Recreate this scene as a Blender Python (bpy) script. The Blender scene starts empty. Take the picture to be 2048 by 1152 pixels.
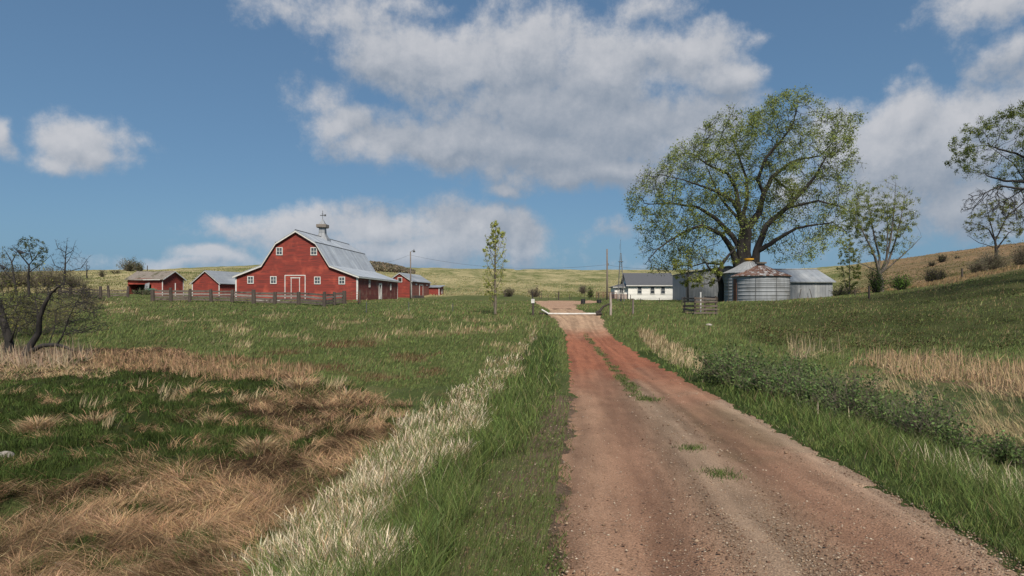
import bpy, math, random
import numpy as np
from math import radians as R_
random.seed(7); RNG = np.random.default_rng(11)
scn = bpy.context.scene
# ------------------------------------------------------------------ camera
EYE = 1.8; F = 1365.0; HV = 600.0
cam = bpy.data.cameras.new('camera'); camo = bpy.data.objects.new('camera', cam)
scn.collection.objects.link(camo)
camo.location = (0, 0, EYE); camo.rotation_euler = (R_(90), 0, 0)
cam.sensor_width = 36; cam.lens = 24.0; cam.shift_y = 24 / 2048.0
cam.clip_start = 0.05; cam.clip_end = 20000
scn.camera = camo
scn.render.resolution_x = 1024; scn.render.resolution_y = 576
scn.view_settings.view_transform = 'Standard'; scn.view_settings.look = 'None'
scn.view_settings.gamma = 1; scn.view_settings.exposure = 0.66
# ------------------------------------------------------------------ light
SUN_EL, SUN_AZ = R_(48), R_(168)      # compass azimuth from +Y clockwise: the sun stands behind the camera, a little to the right
sd = bpy.data.lights.new('sun', 'SUN'); so = bpy.data.objects.new('sun', sd); scn.collection.objects.link(so)
sd.energy = 3.7; sd.angle = R_(10); sd.color = (1.0, 0.90, 0.77)
so.rotation_euler = (math.pi / 2 - SUN_EL, 0, math.pi - SUN_AZ)
# ------------------------------------------------------------------ node helpers
class NT:
    def __init__(s, tree): s.t = tree; s.n = tree.nodes; s.l = tree.links
    def new(s, typ, **kw):
        n = s.n.new(typ)
        for k, v in kw.items(): setattr(n, k, v)
        return n
    def put(s, sock, v):
        if isinstance(v, bpy.types.NodeSocket): s.l.new(v, sock)
        elif v is not None:
            try: sock.default_value = v
            except Exception: sock.default_value = tuple(v) + (1.0,)
    def m(s, op, a, b=None, c=None, clamp=False):
        n = s.new('ShaderNodeMath', operation=op, use_clamp=clamp)
        s.put(n.inputs[0], a); s.put(n.inputs[1], b)
        if c is not None: s.put(n.inputs[2], c)
        return n.outputs[0]
    def vm(s, op, a, b=None):
        n = s.new('ShaderNodeVectorMath', operation=op)
        s.put(n.inputs[0], a)
        if b is not None: s.put(n.inputs[1], b)
        return n.outputs['Value'] if op in ('LENGTH', 'DOT_PRODUCT') else n.outputs[0]
    def mr(s, v, a, b, c=0.0, d=1.0, smooth=False):
        n = s.new('ShaderNodeMapRange'); n.interpolation_type = 'SMOOTHSTEP' if smooth else 'LINEAR'
        s.put(n.inputs['Value'], v)
        for k, x in (('From Min', a), ('From Max', b), ('To Min', c), ('To Max', d)): s.put(n.inputs[k], x)
        return n.outputs[0]
    def noise(s, vec, scale, detail=4, rough=0.55, dist=0.0):
        n = s.new('ShaderNodeTexNoise'); s.put(n.inputs['Vector'], vec)
        n.inputs['Scale'].default_value = scale; n.inputs['Detail'].default_value = detail
        n.inputs['Roughness'].default_value = rough; n.inputs['Distortion'].default_value = dist
        return n.outputs['Fac']
    def mix(s, f, a, b, blend='MIX'):
        n = s.new('ShaderNodeMix', data_type='RGBA', blend_type=blend)
        s.put(n.inputs[0], f); s.put(n.inputs[6], a); s.put(n.inputs[7], b)
        return n.outputs[2]
    def scalev(s, vec, sc):
        return s.vm('MULTIPLY', vec, sc)
# ------------------------------------------------------------------ world: Nishita sky + clouds laid out by world direction
w = bpy.data.worlds.new('World'); scn.world = w; w.use_nodes = True
wt = NT(w.node_tree); wt.n.clear()
sky = wt.new('ShaderNodeTexSky', sky_type='NISHITA'); sky.sun_disc = False
sky.sun_elevation = SUN_EL; sky.sun_rotation = SUN_AZ
sky.air_density = 1.0; sky.dust_density = 0.6; sky.ozone_density = 2.0
CL = [  # compass direction / elevation blobs: az, el, half sizes (degrees) written through the same lens mapping as the survey of the photo
 (770,105,120,60,1),(880,120,190,75,1),(1040,110,170,90,1),(1200,140,190,95,1),(1360,115,130,70,1),(1440,165,90,45,1),
 (1080,220,240,100,1),(1250,250,220,100,1),(1050,300,260,65,1),(780,275,140,60,.85),(690,240,70,40,.8),(900,290,170,60,1),(1200,340,260,45,.95),(1400,260,150,80,.9),(1010,375,60,25,.6),
 (560,20,90,45,.6),(700,25,150,45,.65),(820,0,90,30,.5),(1290,20,70,35,.5),(640,190,70,40,.45),
 (165,275,110,60,.95),(205,300,70,45,.95),(110,310,60,30,.7),(-5,272,50,30,.7),(280,290,40,25,.3),
 (590,455,170,40,.75),(740,460,150,45,.95),(900,445,90,60,1),(960,465,120,65,1),(1040,480,60,65,.95),(800,500,260,40,.8),(1020,520,80,35,.5),
 (430,512,90,22,.8),(370,528,150,20,.5),(540,525,90,22,.5),
 (1800,215,110,60,.95),(1950,235,160,75,1),(2120,230,200,90,1),(1870,320,230,110,1),(1720,290,170,90,.85),(1960,410,220,70,.9),(1760,420,200,80,.7),(1640,400,120,80,.5),
 (1960,20,150,50,.8),(2040,90,110,55,.75),(2200,80,200,100,.8),(1230,463,60,22,.35),(1510,72,50,14,.25),(1320,560,200,40,.3)]
g = bpy.data.node_groups.new('cloud_density', 'ShaderNodeTree')
g.interface.new_socket('P', in_out='INPUT', socket_type='NodeSocketVector')
g.interface.new_socket('D', in_out='OUTPUT', socket_type='NodeSocketFloat')
G = NT(g); gi = G.new('NodeGroupInput'); go = G.new('NodeGroupOutput')
P = gi.outputs[0]
wob = G.new('ShaderNodeTexNoise'); G.put(wob.inputs['Vector'], P); wob.inputs['Scale'].default_value = 9; wob.inputs['Detail'].default_value = 3
Pw = G.vm('ADD', P, G.scalev(G.vm('SUBTRACT', wob.outputs['Color'], (.5, .5, .5)), (.11, .07, 0)))
acc = None
for (u, v, ru, rv, s_) in CL:
    az = math.atan((u - 1024) / F); el = math.atan((HV - v) / F * math.cos(az))
    k = math.cos(az)
    d = G.vm('LENGTH', G.scalev(G.vm('SUBTRACT', Pw, (az, el, 0)), (F / (ru * k * k * 1.14), F / (rv * k * 1.14), 0)))
    e = G.m('MULTIPLY_ADD', d, -s_, s_)
    acc = e if acc is None else G.m('SMOOTH_MAX', acc, e, 0.15)
nz = G.noise(P, 11, 10, 0.66)
nz2 = G.noise(P, 30, 6, 0.7)
base = G.m('MAXIMUM', acc, -0.6)
D = G.m('ADD', base, G.m('MULTIPLY_ADD', nz, 1.6, -0.79))
D = G.m('ADD', D, G.m('MULTIPLY_ADD', nz2, 0.5, -0.26))
G.put(go.inputs[0], D)
tc = wt.new('ShaderNodeTexCoord'); sx = wt.new('ShaderNodeSeparateXYZ'); wt.put(sx.inputs[0], wt.vm('NORMALIZE', tc.outputs['Generated']))
azn = wt.m('ARCTAN2', sx.outputs[0], sx.outputs[1]); eln = wt.m('ARCSINE', sx.outputs[2])
cx = wt.new('ShaderNodeCombineXYZ'); wt.put(cx.inputs[0], azn); wt.put(cx.inputs[1], eln)
def dens(off):
    n = wt.new('ShaderNodeGroup'); n.node_tree = g
    wt.put(n.inputs[0], wt.vm('ADD', cx.outputs[0], off)); return n.outputs[0]
D0 = dens((0, 0, 0)); D1 = dens((-.008, .016, 0)); D2 = dens((-.01, .075, 0))
alpha = wt.mr(D0, -0.08, 0.56, 0, 0.94, True)
lit = wt.m('SUBTRACT', D0, D1)
thick = wt.mr(D2, -0.1, 0.55, 0, 1, True)
f = wt.m('ADD', wt.m('MULTIPLY', lit, 0.70), wt.m('MULTIPLY_ADD', thick, -0.46, 0.68), clamp=True)
ccol = wt.mix(f, (1.75, 2.05, 2.5, 1), (3.6, 3.65, 3.85, 1))
hz = wt.mr(eln, 0.0, 0.12, 1, 0, True)
skyc = wt.mix(1.0, sky.outputs[0], (0.40, 0.50, 0.58, 1), 'MULTIPLY')
skyc = wt.mix(0.65, skyc, wt.mix(wt.mr(eln, 0.0, 0.42), (1.0, 1.90, 2.88, 1), (0.70, 1.32, 2.22, 1)))
skyc = wt.mix(wt.m('MULTIPLY', hz, 0.6), skyc, (1.0, 1.90, 2.9, 1))
ccol = wt.mix(wt.m('MULTIPLY', hz, 0.38), ccol, (2.0, 2.7, 3.6, 1))
col = wt.mix(alpha, skyc, ccol)
bg = wt.new('ShaderNodeBackground'); wt.put(bg.inputs[0], col); bg.inputs[1].default_value = 0.1
wo = wt.new('ShaderNodeOutputWorld'); wt.l.new(bg.outputs[0], wo.inputs[0])
w.cycles.sampling_method = 'MANUAL'; w.cycles.sample_map_resolution = 512

# ------------------------------------------------------------------ noise in numpy
def _h(ix, iy, s):
    n = (ix.astype(np.int64) * 374761393 + iy.astype(np.int64) * 668265263 + s * 1442695041) & 0xffffffff
    n = ((n ^ (n >> 13)) * 1274126177) & 0xffffffff
    return ((n ^ (n >> 16)) & 0xffff) / 65535.0
def vn(x, y, s=0):
    ix = np.floor(x); iy = np.floor(y); fx = x - ix; fy = y - iy
    fx = fx * fx * (3 - 2 * fx); fy = fy * fy * (3 - 2 * fy)
    a = _h(ix, iy, s); b = _h(ix + 1, iy, s); c = _h(ix, iy + 1, s); d = _h(ix + 1, iy + 1, s)
    return (a + (b - a) * fx) * (1 - fy) + (c + (d - c) * fx) * fy
def fbm(x, y, sc, o=4, s=0):
    x = np.asarray(x, float); y = np.asarray(y, float); t = 0; a = .5; tot = 0
    for i in range(o):
        t = t + a * vn(x * sc + 17.3 * i, y * sc - 9.1 * i, s + i); tot += a; a *= .55; sc *= 2.03
    return t / tot
def sst(x, a, b):
    t = np.clip((x - a) / (b - a), 0, 1); return t * t * (3 - 2 * t)
# ------------------------------------------------------------------ terrain (world metres, y runs away from the camera)
RY = np.array([-60, 0, 4.45, 5.6, 10.5, 13, 22, 32, 40, 47, 50, 56, 65, 90, 120.])
RL = np.array([-4.5, -.05, .25, .35, .86, 1.13, 1.87, 2.58, 3.08, 3.03, 2.65, 3.1, 2.6, 3.0, 4.0])
RR = np.array([-1.0, 3.1, 3.47, 3.65, 4.27, 4.51, 5.09, 5.49, 5.65, 6.23, 6.45, 5.5, 5.3, 9.5, 9.5])
RZ = np.array([0, 0, 0, -.1, -.30, -.39, -.52, -.45, -.16, .42, .70, .98, 1.3, 1.6, 1.85])
def roadL(y): return np.interp(y, RY, RL)
def roadR(y): return np.interp(y, RY, RR)
_yy = np.linspace(-60, 120, 1801); _rz = np.interp(_yy, RY, RZ)
_k = np.hanning(61); _k /= _k.sum(); _rz = np.convolve(np.pad(_rz, 30, 'edge'), _k, 'valid')
def roadZ(y): return np.interp(y, _yy, _rz)
TU = np.array([-1400, -600, 0, 250, 500, 750, 1000, 1150, 1300, 1450, 1600, 1800, 2048, 2500, 3400.])
TAB = {
 10:  [-2.8]*7 + [-2.7] + [-2.6]*7,
 27:  [-2.8]*7 + [-2.6, -2.3, -2.3, -2.4, -2.55, -2.6, -1.5, 1],
 36:  [-2.6,-2.6,-2.6,-2.6,-2.5,-2.4,-2.25,-2.1, -1.95,-1.85,-1.95,-2.05,-1.6, .2, 3],
 50:  [-1.6,-1.6,-1.6,-1.55,-1.4,-1.25,-1.05,-1.1,-1.12,-1.1,-1.15,-.85,.75,3,6],
 60:  [-.7,-.8,-.9,-.85,-.9,-.9,-.85,-.8,-.75,-.6,-.5,.2,2.75,5.4,8.4],
 72:  [0.3,0,-.3,-.2,-.28,-.5,-.6,-.5,-.5,-.25,-.08,1.1,3.6,6.6,9.6],
 90:  [1.2,1,.7,.55,.05,-.15,-.3,-.25,-.22,-.15,-.02,1.4,4.4,8.2,11],
 112: [2.5,2.2,1.8,1.1,.45,-.2,.1,-.05,-.1,0,.05,1.6,5.5,11,14],
 150: [4.5,4,3.6,3,2,1.1,.9,.6,.4,.5,1,4.2,9,17,20],
 220: [8,7.5,7.6,9.2,8,6.0,3.6,3,3,3.5,5,10,18.0,28,32],
 350: [13,13,13,13.5,17.2,17.5,11,10,9.5,10,13,20.5,27,40,44],
 700: [24,24,26,28,30,31,30,29.4,28,27.7,29,35,42,60,64],
 1500:[55,55,57,59,60,60,59.5,59.5,59.5,59.5,62,66,70,80,80],
 3200:[90]*15, 9000:[100]*15}
TY = np.array(sorted(TAB)); TT = np.array([TAB[k] for k in TY])
_gu = np.linspace(-1400, 3400, 241); _gl = np.linspace(math.log(8), math.log(9000), 281)
_t = np.array([np.interp(_gl, np.log(TY), TT[:, j]) for j in range(len(TU))])
_t = np.array([np.interp(_gu, TU, _t[:, i]) for i in range(len(_gl))])      # [ln y, u]
def _blur(a, ax, n):
    k = np.hanning(n + 2)[1:-1]; k /= k.sum(); h = n // 2
    p = [(0, 0), (0, 0)]; p[ax] = (h, h)
    return np.apply_along_axis(lambda r: np.convolve(r, k, 'valid'), ax, np.pad(a, p, 'edge'))
_t = _blur(_blur(_t, 0, 7), 1, 13)
def tab(x, y):
    yc = np.maximum(y, 10.0); u = np.clip(1024 + F * x / yc, -1399, 3399); l = np.clip(np.log(yc), _gl[0], _gl[-1] - 1e-6)
    a = (u - _gu[0]) / (_gu[1] - _gu[0]); b = (l - _gl[0]) / (_gl[1] - _gl[0])
    i = np.clip(a.astype(int), 0, 239); j = np.clip(b.astype(int), 0, 279); a = a - i; b = b - j
    return (_t[j, i] * (1 - a) + _t[j, i + 1] * a) * (1 - b) + (_t[j + 1, i] * (1 - a) + _t[j + 1, i + 1] * a) * b
def proj(x, y, z):
    y = np.maximum(y, .01); return 1024 + F * x / y, HV - F * (z - EYE) / y
def inpoly(u, v, poly):
    r = np.zeros(u.shape, bool); n = len(poly)
    for i in range(n):
        x1, y1 = poly[i]; x2, y2 = poly[(i + 1) % n]
        c = ((y1 > v) != (y2 > v))
        with np.errstate(divide='ignore', invalid='ignore'):
            r ^= c & (u < (x2 - x1) * (v - y1) / (y2 - y1 + 1e-12) + x1)
    return r
M_ALL = [(-900,700),(0,692),(130,702),(330,692),(440,735),(560,742),(700,775),(805,815),(800,870),(720,960),(640,1050),(540,1180),(440,1500),(-900,1500)]
def base_h(x, y):
    x = np.asarray(x, float); y = np.asarray(y, float)
    z = tab(x, y) + EYE
    sl = roadL(y) - x; sr = x - roadR(y)
    s = np.maximum(sl, sr)
    wr = 1 - np.where(sl > sr, sst(sl, .5, 4.6), sst(sr, .2, 3.4))
    wr = np.where(y > 75, wr * (1 - sst(y, 75, 110)), wr)
    z = z * (1 - wr) + roadZ(y) * wr
    return z, s, sl, sr
def height(x, y, carve=False):
    z, s, sl, sr = base_h(x, y)
    off = sst(s, 0.2, 2.5); d = np.hypot(x, y)
    am = np.clip(d / 40, 0.4, 3.0)
    z = z + off * am * (0.10 * (fbm(x, y, .35, 3, 3) - .5) + (0.30 * (fbm(x, y, .07, 3, 5) - .5) + 0.6 * np.clip(d/150-.3, 0, 3) * (fbm(x, y, .02, 3, 8) - .5)) * sst(d, 15, 60))
    marsh = sst(sl, 3.0, 5.0) * (1 - sst(y, 26, 36))
    z = z + marsh * 0.34 * (fbm(x, y, .9, 3, 12) - .5) + marsh * .10 * (fbm(x, y, 2.7, 2, 14) - .5)
    for (wx, wy, wrx, wry) in WATER:
        z = z - 0.42 * np.exp(-(((x - wx) / wrx) ** 2 + ((y - wy) / wry) ** 2) * 1.2)
    ditch = sst(sr, 2.5, 4.5) * (1 - sst(y, 26, 38))
    z = z + ditch * .22 * (fbm(x, y, .8, 3, 22) - .5)
    # pale bank of uneven earth beside the right verge
    hill = sst(x, 5, 12) * sst(y, 26, 38) * (1 - sst(y, 60, 72)); z = z + hill * .32 * (fbm(x, y, .85, 3, 33) - .5)
    z = z + hill * .5 * (fbm(x, y, .22, 3, 31) - .5)
    return z - ((0.05 * (1 - sst(s, -0.25, 0.15)) + .14 * (1 - sst(s, -.9, -.35))) * (y < 100) if carve else 0)
WATER = [(-9.8, 19.8, .35, 1.0), (-7.0, 9.4, .30, 1.6), (-6.3, 8.0, .3, .9)]
def H(x, y): return float(height(np.array([float(x)]), np.array([float(y)]))[0])
def PX(u, v, y): return ((u - 1024) / F * y, y, EYE + (HV - v) / F * y)
def X(u, y): return (u - 1024) / F * y
def GP(u, y, dz=0.0): x = X(u, y); return (x, y, H(x, y) + dz)
def on_ground(u, v, y0=3.0, y1=90.0):
    ys = np.exp(np.linspace(math.log(y0), math.log(y1), 900)); xs = (u - 1024) / F * ys
    hv = HV - F * (height(xs, ys) - EYE) / ys
    i = np.where(hv <= v)[0]; i = i[0] if len(i) else len(ys) - 1
    return (xs[i], ys[i], float(height(xs[i:i+1], ys[i:i+1])[0]))
# ------------------------------------------------------------------ mesh helpers
COL = scn.collection
def npmesh(name, V, tris, mat, parent=None, col=None, quads=None, smooth=False):
    V = np.asarray(V, np.float32).reshape(-1, 3); me = bpy.data.meshes.new(name)
    parts = []; sizes = []
    if tris is not None and len(tris): parts.append(np.asarray(tris, np.int32).ravel()); sizes += [np.full(len(tris), 3)]
    if quads is not None and len(quads): parts.append(np.asarray(quads, np.int32).ravel()); sizes += [np.full(len(quads), 4)]
    li = np.concatenate(parts); sz = np.concatenate(sizes); st = np.concatenate([[0], np.cumsum(sz)[:-1]]).astype(np.int32)
    me.vertices.add(len(V)); me.vertices.foreach_set('co', V.ravel())
    me.loops.add(len(li)); me.loops.foreach_set('vertex_index', li)
    me.polygons.add(len(sz)); me.polygons.foreach_set('loop_start', st)
    if smooth: me.polygons.foreach_set('use_smooth', np.ones(len(sz), bool))
    me.update(calc_edges=True)
    if col is not None:
        for cname, c in (col.items() if isinstance(col, dict) else [('col', col)]):
            a = me.attributes.new(cname, 'FLOAT_COLOR', 'POINT')
            cc = np.ones((len(V), 4), np.float32); cc[:, :3] = c; a.data.foreach_set('color', cc.ravel())
    me.materials.append(mat)
    o = bpy.data.objects.new(name, me); COL.objects.link(o)
    if parent: o.parent = parent
    return o
def tag(o, label=None, cat=None, group=None, kind=None):
    for k, v in (('label', label), ('category', cat), ('group', group), ('kind', kind)):
        if v: o[k] = v
    return o
def thing(name, label, cat, loc=(0, 0, 0), rz=0, group=None):
    o = bpy.data.objects.new(name, None); COL.objects.link(o); o.empty_display_size = .2
    o.location = loc; o.rotation_euler = (0, 0, rz); return tag(o, label, cat, group)
def clone(root, loc, rz, label, sc=1.0):
    r = root.copy(); COL.objects.link(r); r.location = loc; r.rotation_euler = (0, 0, rz); r['label'] = label; r.scale = (sc,)*3
    for ch in list(root.children):
        c = ch.copy(); COL.objects.link(c); c.parent = r
        for gch in ch.children:
            d = gch.copy(); COL.objects.link(d); d.parent = c
    return r
class MB:
    def __init__(s): s.v = []; s.f = []
    def add(s, vs, fs):
        b = len(s.v); s.v += [tuple(p) for p in vs]; s.f += [tuple(b + i for i in f) for f in fs]; return s
    def box(s, x0, x1, y0, y1, z0, z1):
        return s.add([(x0,y0,z0),(x1,y0,z0),(x1,y1,z0),(x0,y1,z0),(x0,y0,z1),(x1,y0,z1),(x1,y1,z1),(x0,y1,z1)],
                     [(0,3,2,1),(4,5,6,7),(0,1,5,4),(1,2,6,5),(2,3,7,6),(3,0,4,7)])
    def bar(s, a, b, w, h=None, up=(0, 0, 1), j=0.0):
        a = np.array(a, float); b = np.array(b, float); h = h or w; d = b - a; d /= np.linalg.norm(d) + 1e-9
        upv = np.array(up, float)
        if abs(d @ upv) > .95: upv = np.array((1., 0, 0))
        sx_ = np.cross(d, upv); sx_ /= np.linalg.norm(sx_); uy = np.cross(sx_, d)
        vs = []
        for p in (a, b):
            for (i, k) in ((-1,-1),(1,-1),(1,1),(-1,1)):
                vs.append(p + sx_ * i * w / 2 + uy * k * h / 2 + (RNG.normal(0, j, 3) if j else 0))
        return s.add(vs, [(0,1,2,3),(4,7,6,5),(0,4,5,1),(1,5,6,2),(2,6,7,3),(3,7,4,0)])
    def tube(s, pts, rs, n=8, cap=True):
        pts = [np.array(p, float) for p in pts]; rs = rs if hasattr(rs, '__len__') else [rs] * len(pts)
        rings = []; b = len(s.v)
        for i, p in enumerate(pts):
            d = pts[min(i + 1, len(pts) - 1)] - pts[max(i - 1, 0)]; d /= np.linalg.norm(d) + 1e-9
            upv = np.array((0, 0, 1.)) if abs(d[2]) < .9 else np.array((1., 0, 0))
            a = np.cross(d, upv); a /= np.linalg.norm(a); c = np.cross(d, a)
            for k in range(n):
                t = 2 * math.pi * k / n; s.v.append(tuple(p + (a * math.cos(t) + c * math.sin(t)) * rs[i]))
        for i in range(len(pts) - 1):
            for k in range(n):
                k2 = (k + 1) % n; s.f.append((b+i*n+k, b+i*n+k2, b+(i+1)*n+k2, b+(i+1)*n+k))
        if cap:
            s.f.append(tuple(b + k for k in range(n))[::-1]); s.f.append(tuple(b + (len(pts)-1)*n + k for k in range(n)))
        return s
    def prism(s, prof, y0, y1):      # profile in x,z extruded along y
        n = len(prof)
        return s.add([(x, y0, z) for x, z in prof] + [(x, y1, z) for x, z in prof],
                     [tuple(range(n))[::-1], tuple(range(n, 2 * n))] + [(i, (i+1) % n, n + (i+1) % n, n + i) for i in range(n)])
    def lathe(s, prof, n=40, a0=0):
        b = len(s.v)
        for (r, z) in prof:
            for k in range(n):
                t = a0 + 2 * math.pi * k / n; s.v.append((r * math.cos(t), r * math.sin(t), z))
        for i in range(len(prof) - 1):
            for k in range(n):
                k2 = (k + 1) % n; s.f.append((b+i*n+k, b+i*n+k2, b+(i+1)*n+k2, b+(i+1)*n+k))
        return s
    def build(s, name, mat, parent=None, smooth=False):
        me = bpy.data.meshes.new(name); me.from_pydata([tuple(map(float, p)) for p in s.v], [], s.f); me.update()
        me.materials.append(mat)
        if smooth: me.shade_smooth()
        o = bpy.data.objects.new(name, me); COL.objects.link(o)
        if parent: o.parent = parent
        return o
# ------------------------------------------------------------------ materials
def mat(name):
    m = bpy.data.materials.new(name); m.use_nodes = True; t = NT(m.node_tree); t.n.clear()
    p = t.new('ShaderNodeBsdfPrincipled'); o = t.new('ShaderNodeOutputMaterial'); t.l.new(p.outputs[0], o.inputs[0])
    return m, t, p, o
def bump(t, p, h, dist, strength=1.0):
    b = t.new('ShaderNodeBump'); t.put(b.inputs['Height'], h); b.inputs['Distance'].default_value = dist; b.inputs['Strength'].default_value = strength
    t.l.new(b.outputs[0], p.inputs['Normal'])
def streak_mat(name, c1, c2, c3=None, sc=(1, 1, 1), scale=3, rough=.8, metal=0.0, lines=None, bumpd=.01, lo=.35, hi=.65):
    """two-tone weathering by noise stretched with sc; lines = (axis, pitch, depth) for boards, seams, corrugation"""
    m, t, p, o = mat(name); oc = t.new('ShaderNodeTexCoord').outputs['Object']
    n1 = t.noise(t.scalev(oc, sc), scale, 6, .65); n2 = t.noise(oc, scale * .35, 3, .5)
    c = t.mix(t.mr(n1, lo, hi), c1 + (1,), c2 + (1,))
    if c3: c = t.mix(t.mr(n2, .52, .68), c, c3 + (1,))
    h = n1
    if lines:
        s3 = t.new('ShaderNodeSeparateXYZ'); t.put(s3.inputs[0], oc)
        fr = t.m('FRACT', t.m('DIVIDE', s3.outputs[lines[0]], lines[1]))
        edge = t.m('LESS_THAN', fr, lines[2])
        cell = t.new('ShaderNodeTexWhiteNoise', noise_dimensions='1D'); t.put(cell.inputs['W'], t.m('FLOOR', t.m('DIVIDE', s3.outputs[lines[0]], lines[1])))
        c = t.mix(1.0, c, t.mix(t.mr(cell.outputs[0], 0, 1, 0, 1), (.86, .86, .86, 1), (1.1, 1.1, 1.1, 1)), 'MULTIPLY')
        c = t.mix(t.m('MULTIPLY', edge, .55), c, (c1[0] * .35, c1[1] * .35, c1[2] * .35, 1))
        h = t.m('ADD', t.m('MULTIPLY', n1, .4), t.m('MULTIPLY', fr, -.6))
    t.put(p.inputs['Base Color'], c); p.inputs['Roughness'].default_value = rough; p.inputs['Metallic'].default_value = metal
    bump(t, p, h, bumpd)
    return m
def leafmat(name, trans=.35, rough=.6):
    m, t, p, o = mat(name)
    at = t.new('ShaderNodeAttribute', attribute_name='col')
    tr = t.new('ShaderNodeBsdfTranslucent'); df = t.new('ShaderNodeBsdfDiffuse'); mx = t.new('ShaderNodeMixShader')
    t.put(df.inputs[0], at.outputs[0]); t.put(tr.inputs[0], at.outputs[0]); mx.inputs[0].default_value = trans
    t.l.new(df.outputs[0], mx.inputs[1]); t.l.new(tr.outputs[0], mx.inputs[2]); t.l.new(mx.outputs[0], o.inputs[0]); t.n.remove(p)
    return m
M = {}
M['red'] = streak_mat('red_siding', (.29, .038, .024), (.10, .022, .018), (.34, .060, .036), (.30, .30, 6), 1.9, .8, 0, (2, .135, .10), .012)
M['redside'] = streak_mat('red_siding_worn_shaded', (.20, .038, .028), (.10, .024, .020), (.22, .10, .075), (.35, .35, 5), 2.2, .85, 0, (2, .135, .10), .012)  # faded patches are wear; the darker red has side-wall shade mixed into it
M['pink'] = streak_mat('faded_red_boards', (.24, .085, .065), (.15, .05, .04), None, (.4, .4, 5), 2, .85, 0, (2, .15, .1), .01)
M['white'] = streak_mat('white_paint', (.62, .62, .60), (.46, .46, .44), None, (1, 1, 1), 3, .6)
M['roof'] = streak_mat('galvanized_roof', (.42, .46, .50), (.34, .37, .41), (.45, .49, .52), (1, .25, .25), 1.2, .5, .25, (1, .8, .05), .01)
M['roof2'] = streak_mat('galvanized_roof_wide', (.31, .34, .365), (.23, .25, .275), (.36, .38, .395), (1, .25, .25), 1.0, .5, .25, (0, .75, .06), .01)
M['tin'] = streak_mat('corrugated_tin', (.27, .29, .315), (.19, .205, .225), (.31, .325, .335), (1, 1, .15), 2.2, .6, .12, (0, .42, .10), .012)
M['tin_y'] = streak_mat('corrugated_tin_end', (.30, .325, .35), (.22, .24, .26), None, (1, 1, .15), 2.2, .5, .35, (1, .42, .10), .012)
M['glass'] = streak_mat('window_glass', (.03, .035, .04), (.09, .11, .13), None, (1, 1, 1), 1.5, .12)
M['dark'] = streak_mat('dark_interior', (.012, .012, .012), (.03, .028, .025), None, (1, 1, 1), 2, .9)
M['wood'] = streak_mat('weathered_wood', (.085, .065, .052), (.16, .135, .115), (.05, .038, .03), (.6, .6, 4), 5, .9, 0, None, .02)
M['woodp'] = streak_mat('bleached_rail', (.30, .27, .25), (.16, .135, .12), (.20, .15, .12), (.7, .7, 5), 4, .9, 0, None, .02)
M['postwood'] = streak_mat('old_post_wood', (.040, .031, .026), (.085, .070, .058), None, (3, 3, .5), 5, .95, 0, None, .03)
M['paledead'] = streak_mat('pale_debarked_post', (.42, .37, .33), (.22, .17, .14), (.30, .22, .17), (3, 3, .6), 4, .9, 0, None, .02)
M['shingle'] = streak_mat('old_shingles', (.13, .115, .10), (.22, .19, .165), (.085, .08, .05), (.5, 3, 3), 3, .95, 0, None, .04)
M['asphalt'] = streak_mat('asphalt_shingle', (.055, .06, .072), (.085, .092, .105), None, (1, 1, 1), 9, .9, 0, None, .01)
M['clap'] = streak_mat('white_clapboard', (.82, .82, .78), (.70, .70, .66), None, (.4, .4, 3), 3, .65, 0, (2, .2, .07), .01)
M['beige'] = streak_mat('beige_board', (.36, .30, .27), (.30, .24, .21), None, (1, 1, 1), 3, .8)
M['deck'] = streak_mat('brown_deck', (.16, .07, .045), (.09, .045, .03), None, (1, 1, 3), 4, .8)
M['rust'] = streak_mat('rusty_metal', (.22, .085, .04), (.12, .05, .03), None, (1, 1, 1), 5, .85)
M['binroof'] = streak_mat('rusted_bin_roof', (.36, .37, .38), (.115, .062, .045), (.16, .085, .06), (1, 1, .4), 2.3, .65, .2, None, .01, .40, .52)
M['binroof2'] = streak_mat('bin_roof_steel', (.27, .285, .30), (.20, .215, .23), None, (1, 1, 1), 1.5, .7, .1)
M['binwall'] = streak_mat('bin_ring_steel', (.27, .29, .31), (.19, .205, .22), (.15, .155, .155), (2, 2, .12), 1.5, .8, .05, (2, .365, .11), .02)
M['orange'] = streak_mat('yellow_cap', (.62, .33, .03), (.5, .25, .02), None, (1, 1, 1), 3, .5)
M['black'] = streak_mat('black_plastic', (.012, .012, .013), (.03, .03, .03), None, (1, 1, 1), 4, .5)
M['greypole'] = streak_mat('pole_wood', (.11, .09, .078), (.19, .16, .14), None, (3, 3, .4), 3, .9, 0, None, .01)
M['steel'] = streak_mat('dull_steel', (.10, .105, .11), (.17, .17, .17), None, (1, 1, 1), 4, .5, .6)
M['stone'] = streak_mat('pale_stone', (.32, .29, .26), (.20, .18, .16), (.40, .37, .33), (1, 1, 1), 6, .9, 0, None, .02)
M['concrete'] = streak_mat('concrete', (.28, .26, .24), (.19, .18, .165), None, (1, 1, 1), 3, .9)
M['bark'] = streak_mat('cottonwood_bark', (.015, .0135, .013), (.038, .034, .031), None, (2, 2, .5), 3.5, .95, 0, None, .05)
M['bark2'] = streak_mat('grey_twig_bark', (.075, .066, .058), (.13, .115, .10), None, (2, 2, .5), 3.5, .95, 0, None, .03)
M['barkd'] = streak_mat('dark_wet_bark', (.022, .018, .015), (.055, .045, .038), None, (3, 3, .6), 6, .95, 0, None, .05)
M['tan'] = streak_mat('young_bark', (.10, .085, .062), (.17, .145, .11), None, (3, 3, .5), 4, .9, 0, None, .02)
M['leaf'] = leafmat('spring_leaves', .4)
M['grass'] = leafmat('grass_blades', .35)
M['straw'] = leafmat('dry_blades', .25)
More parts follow.
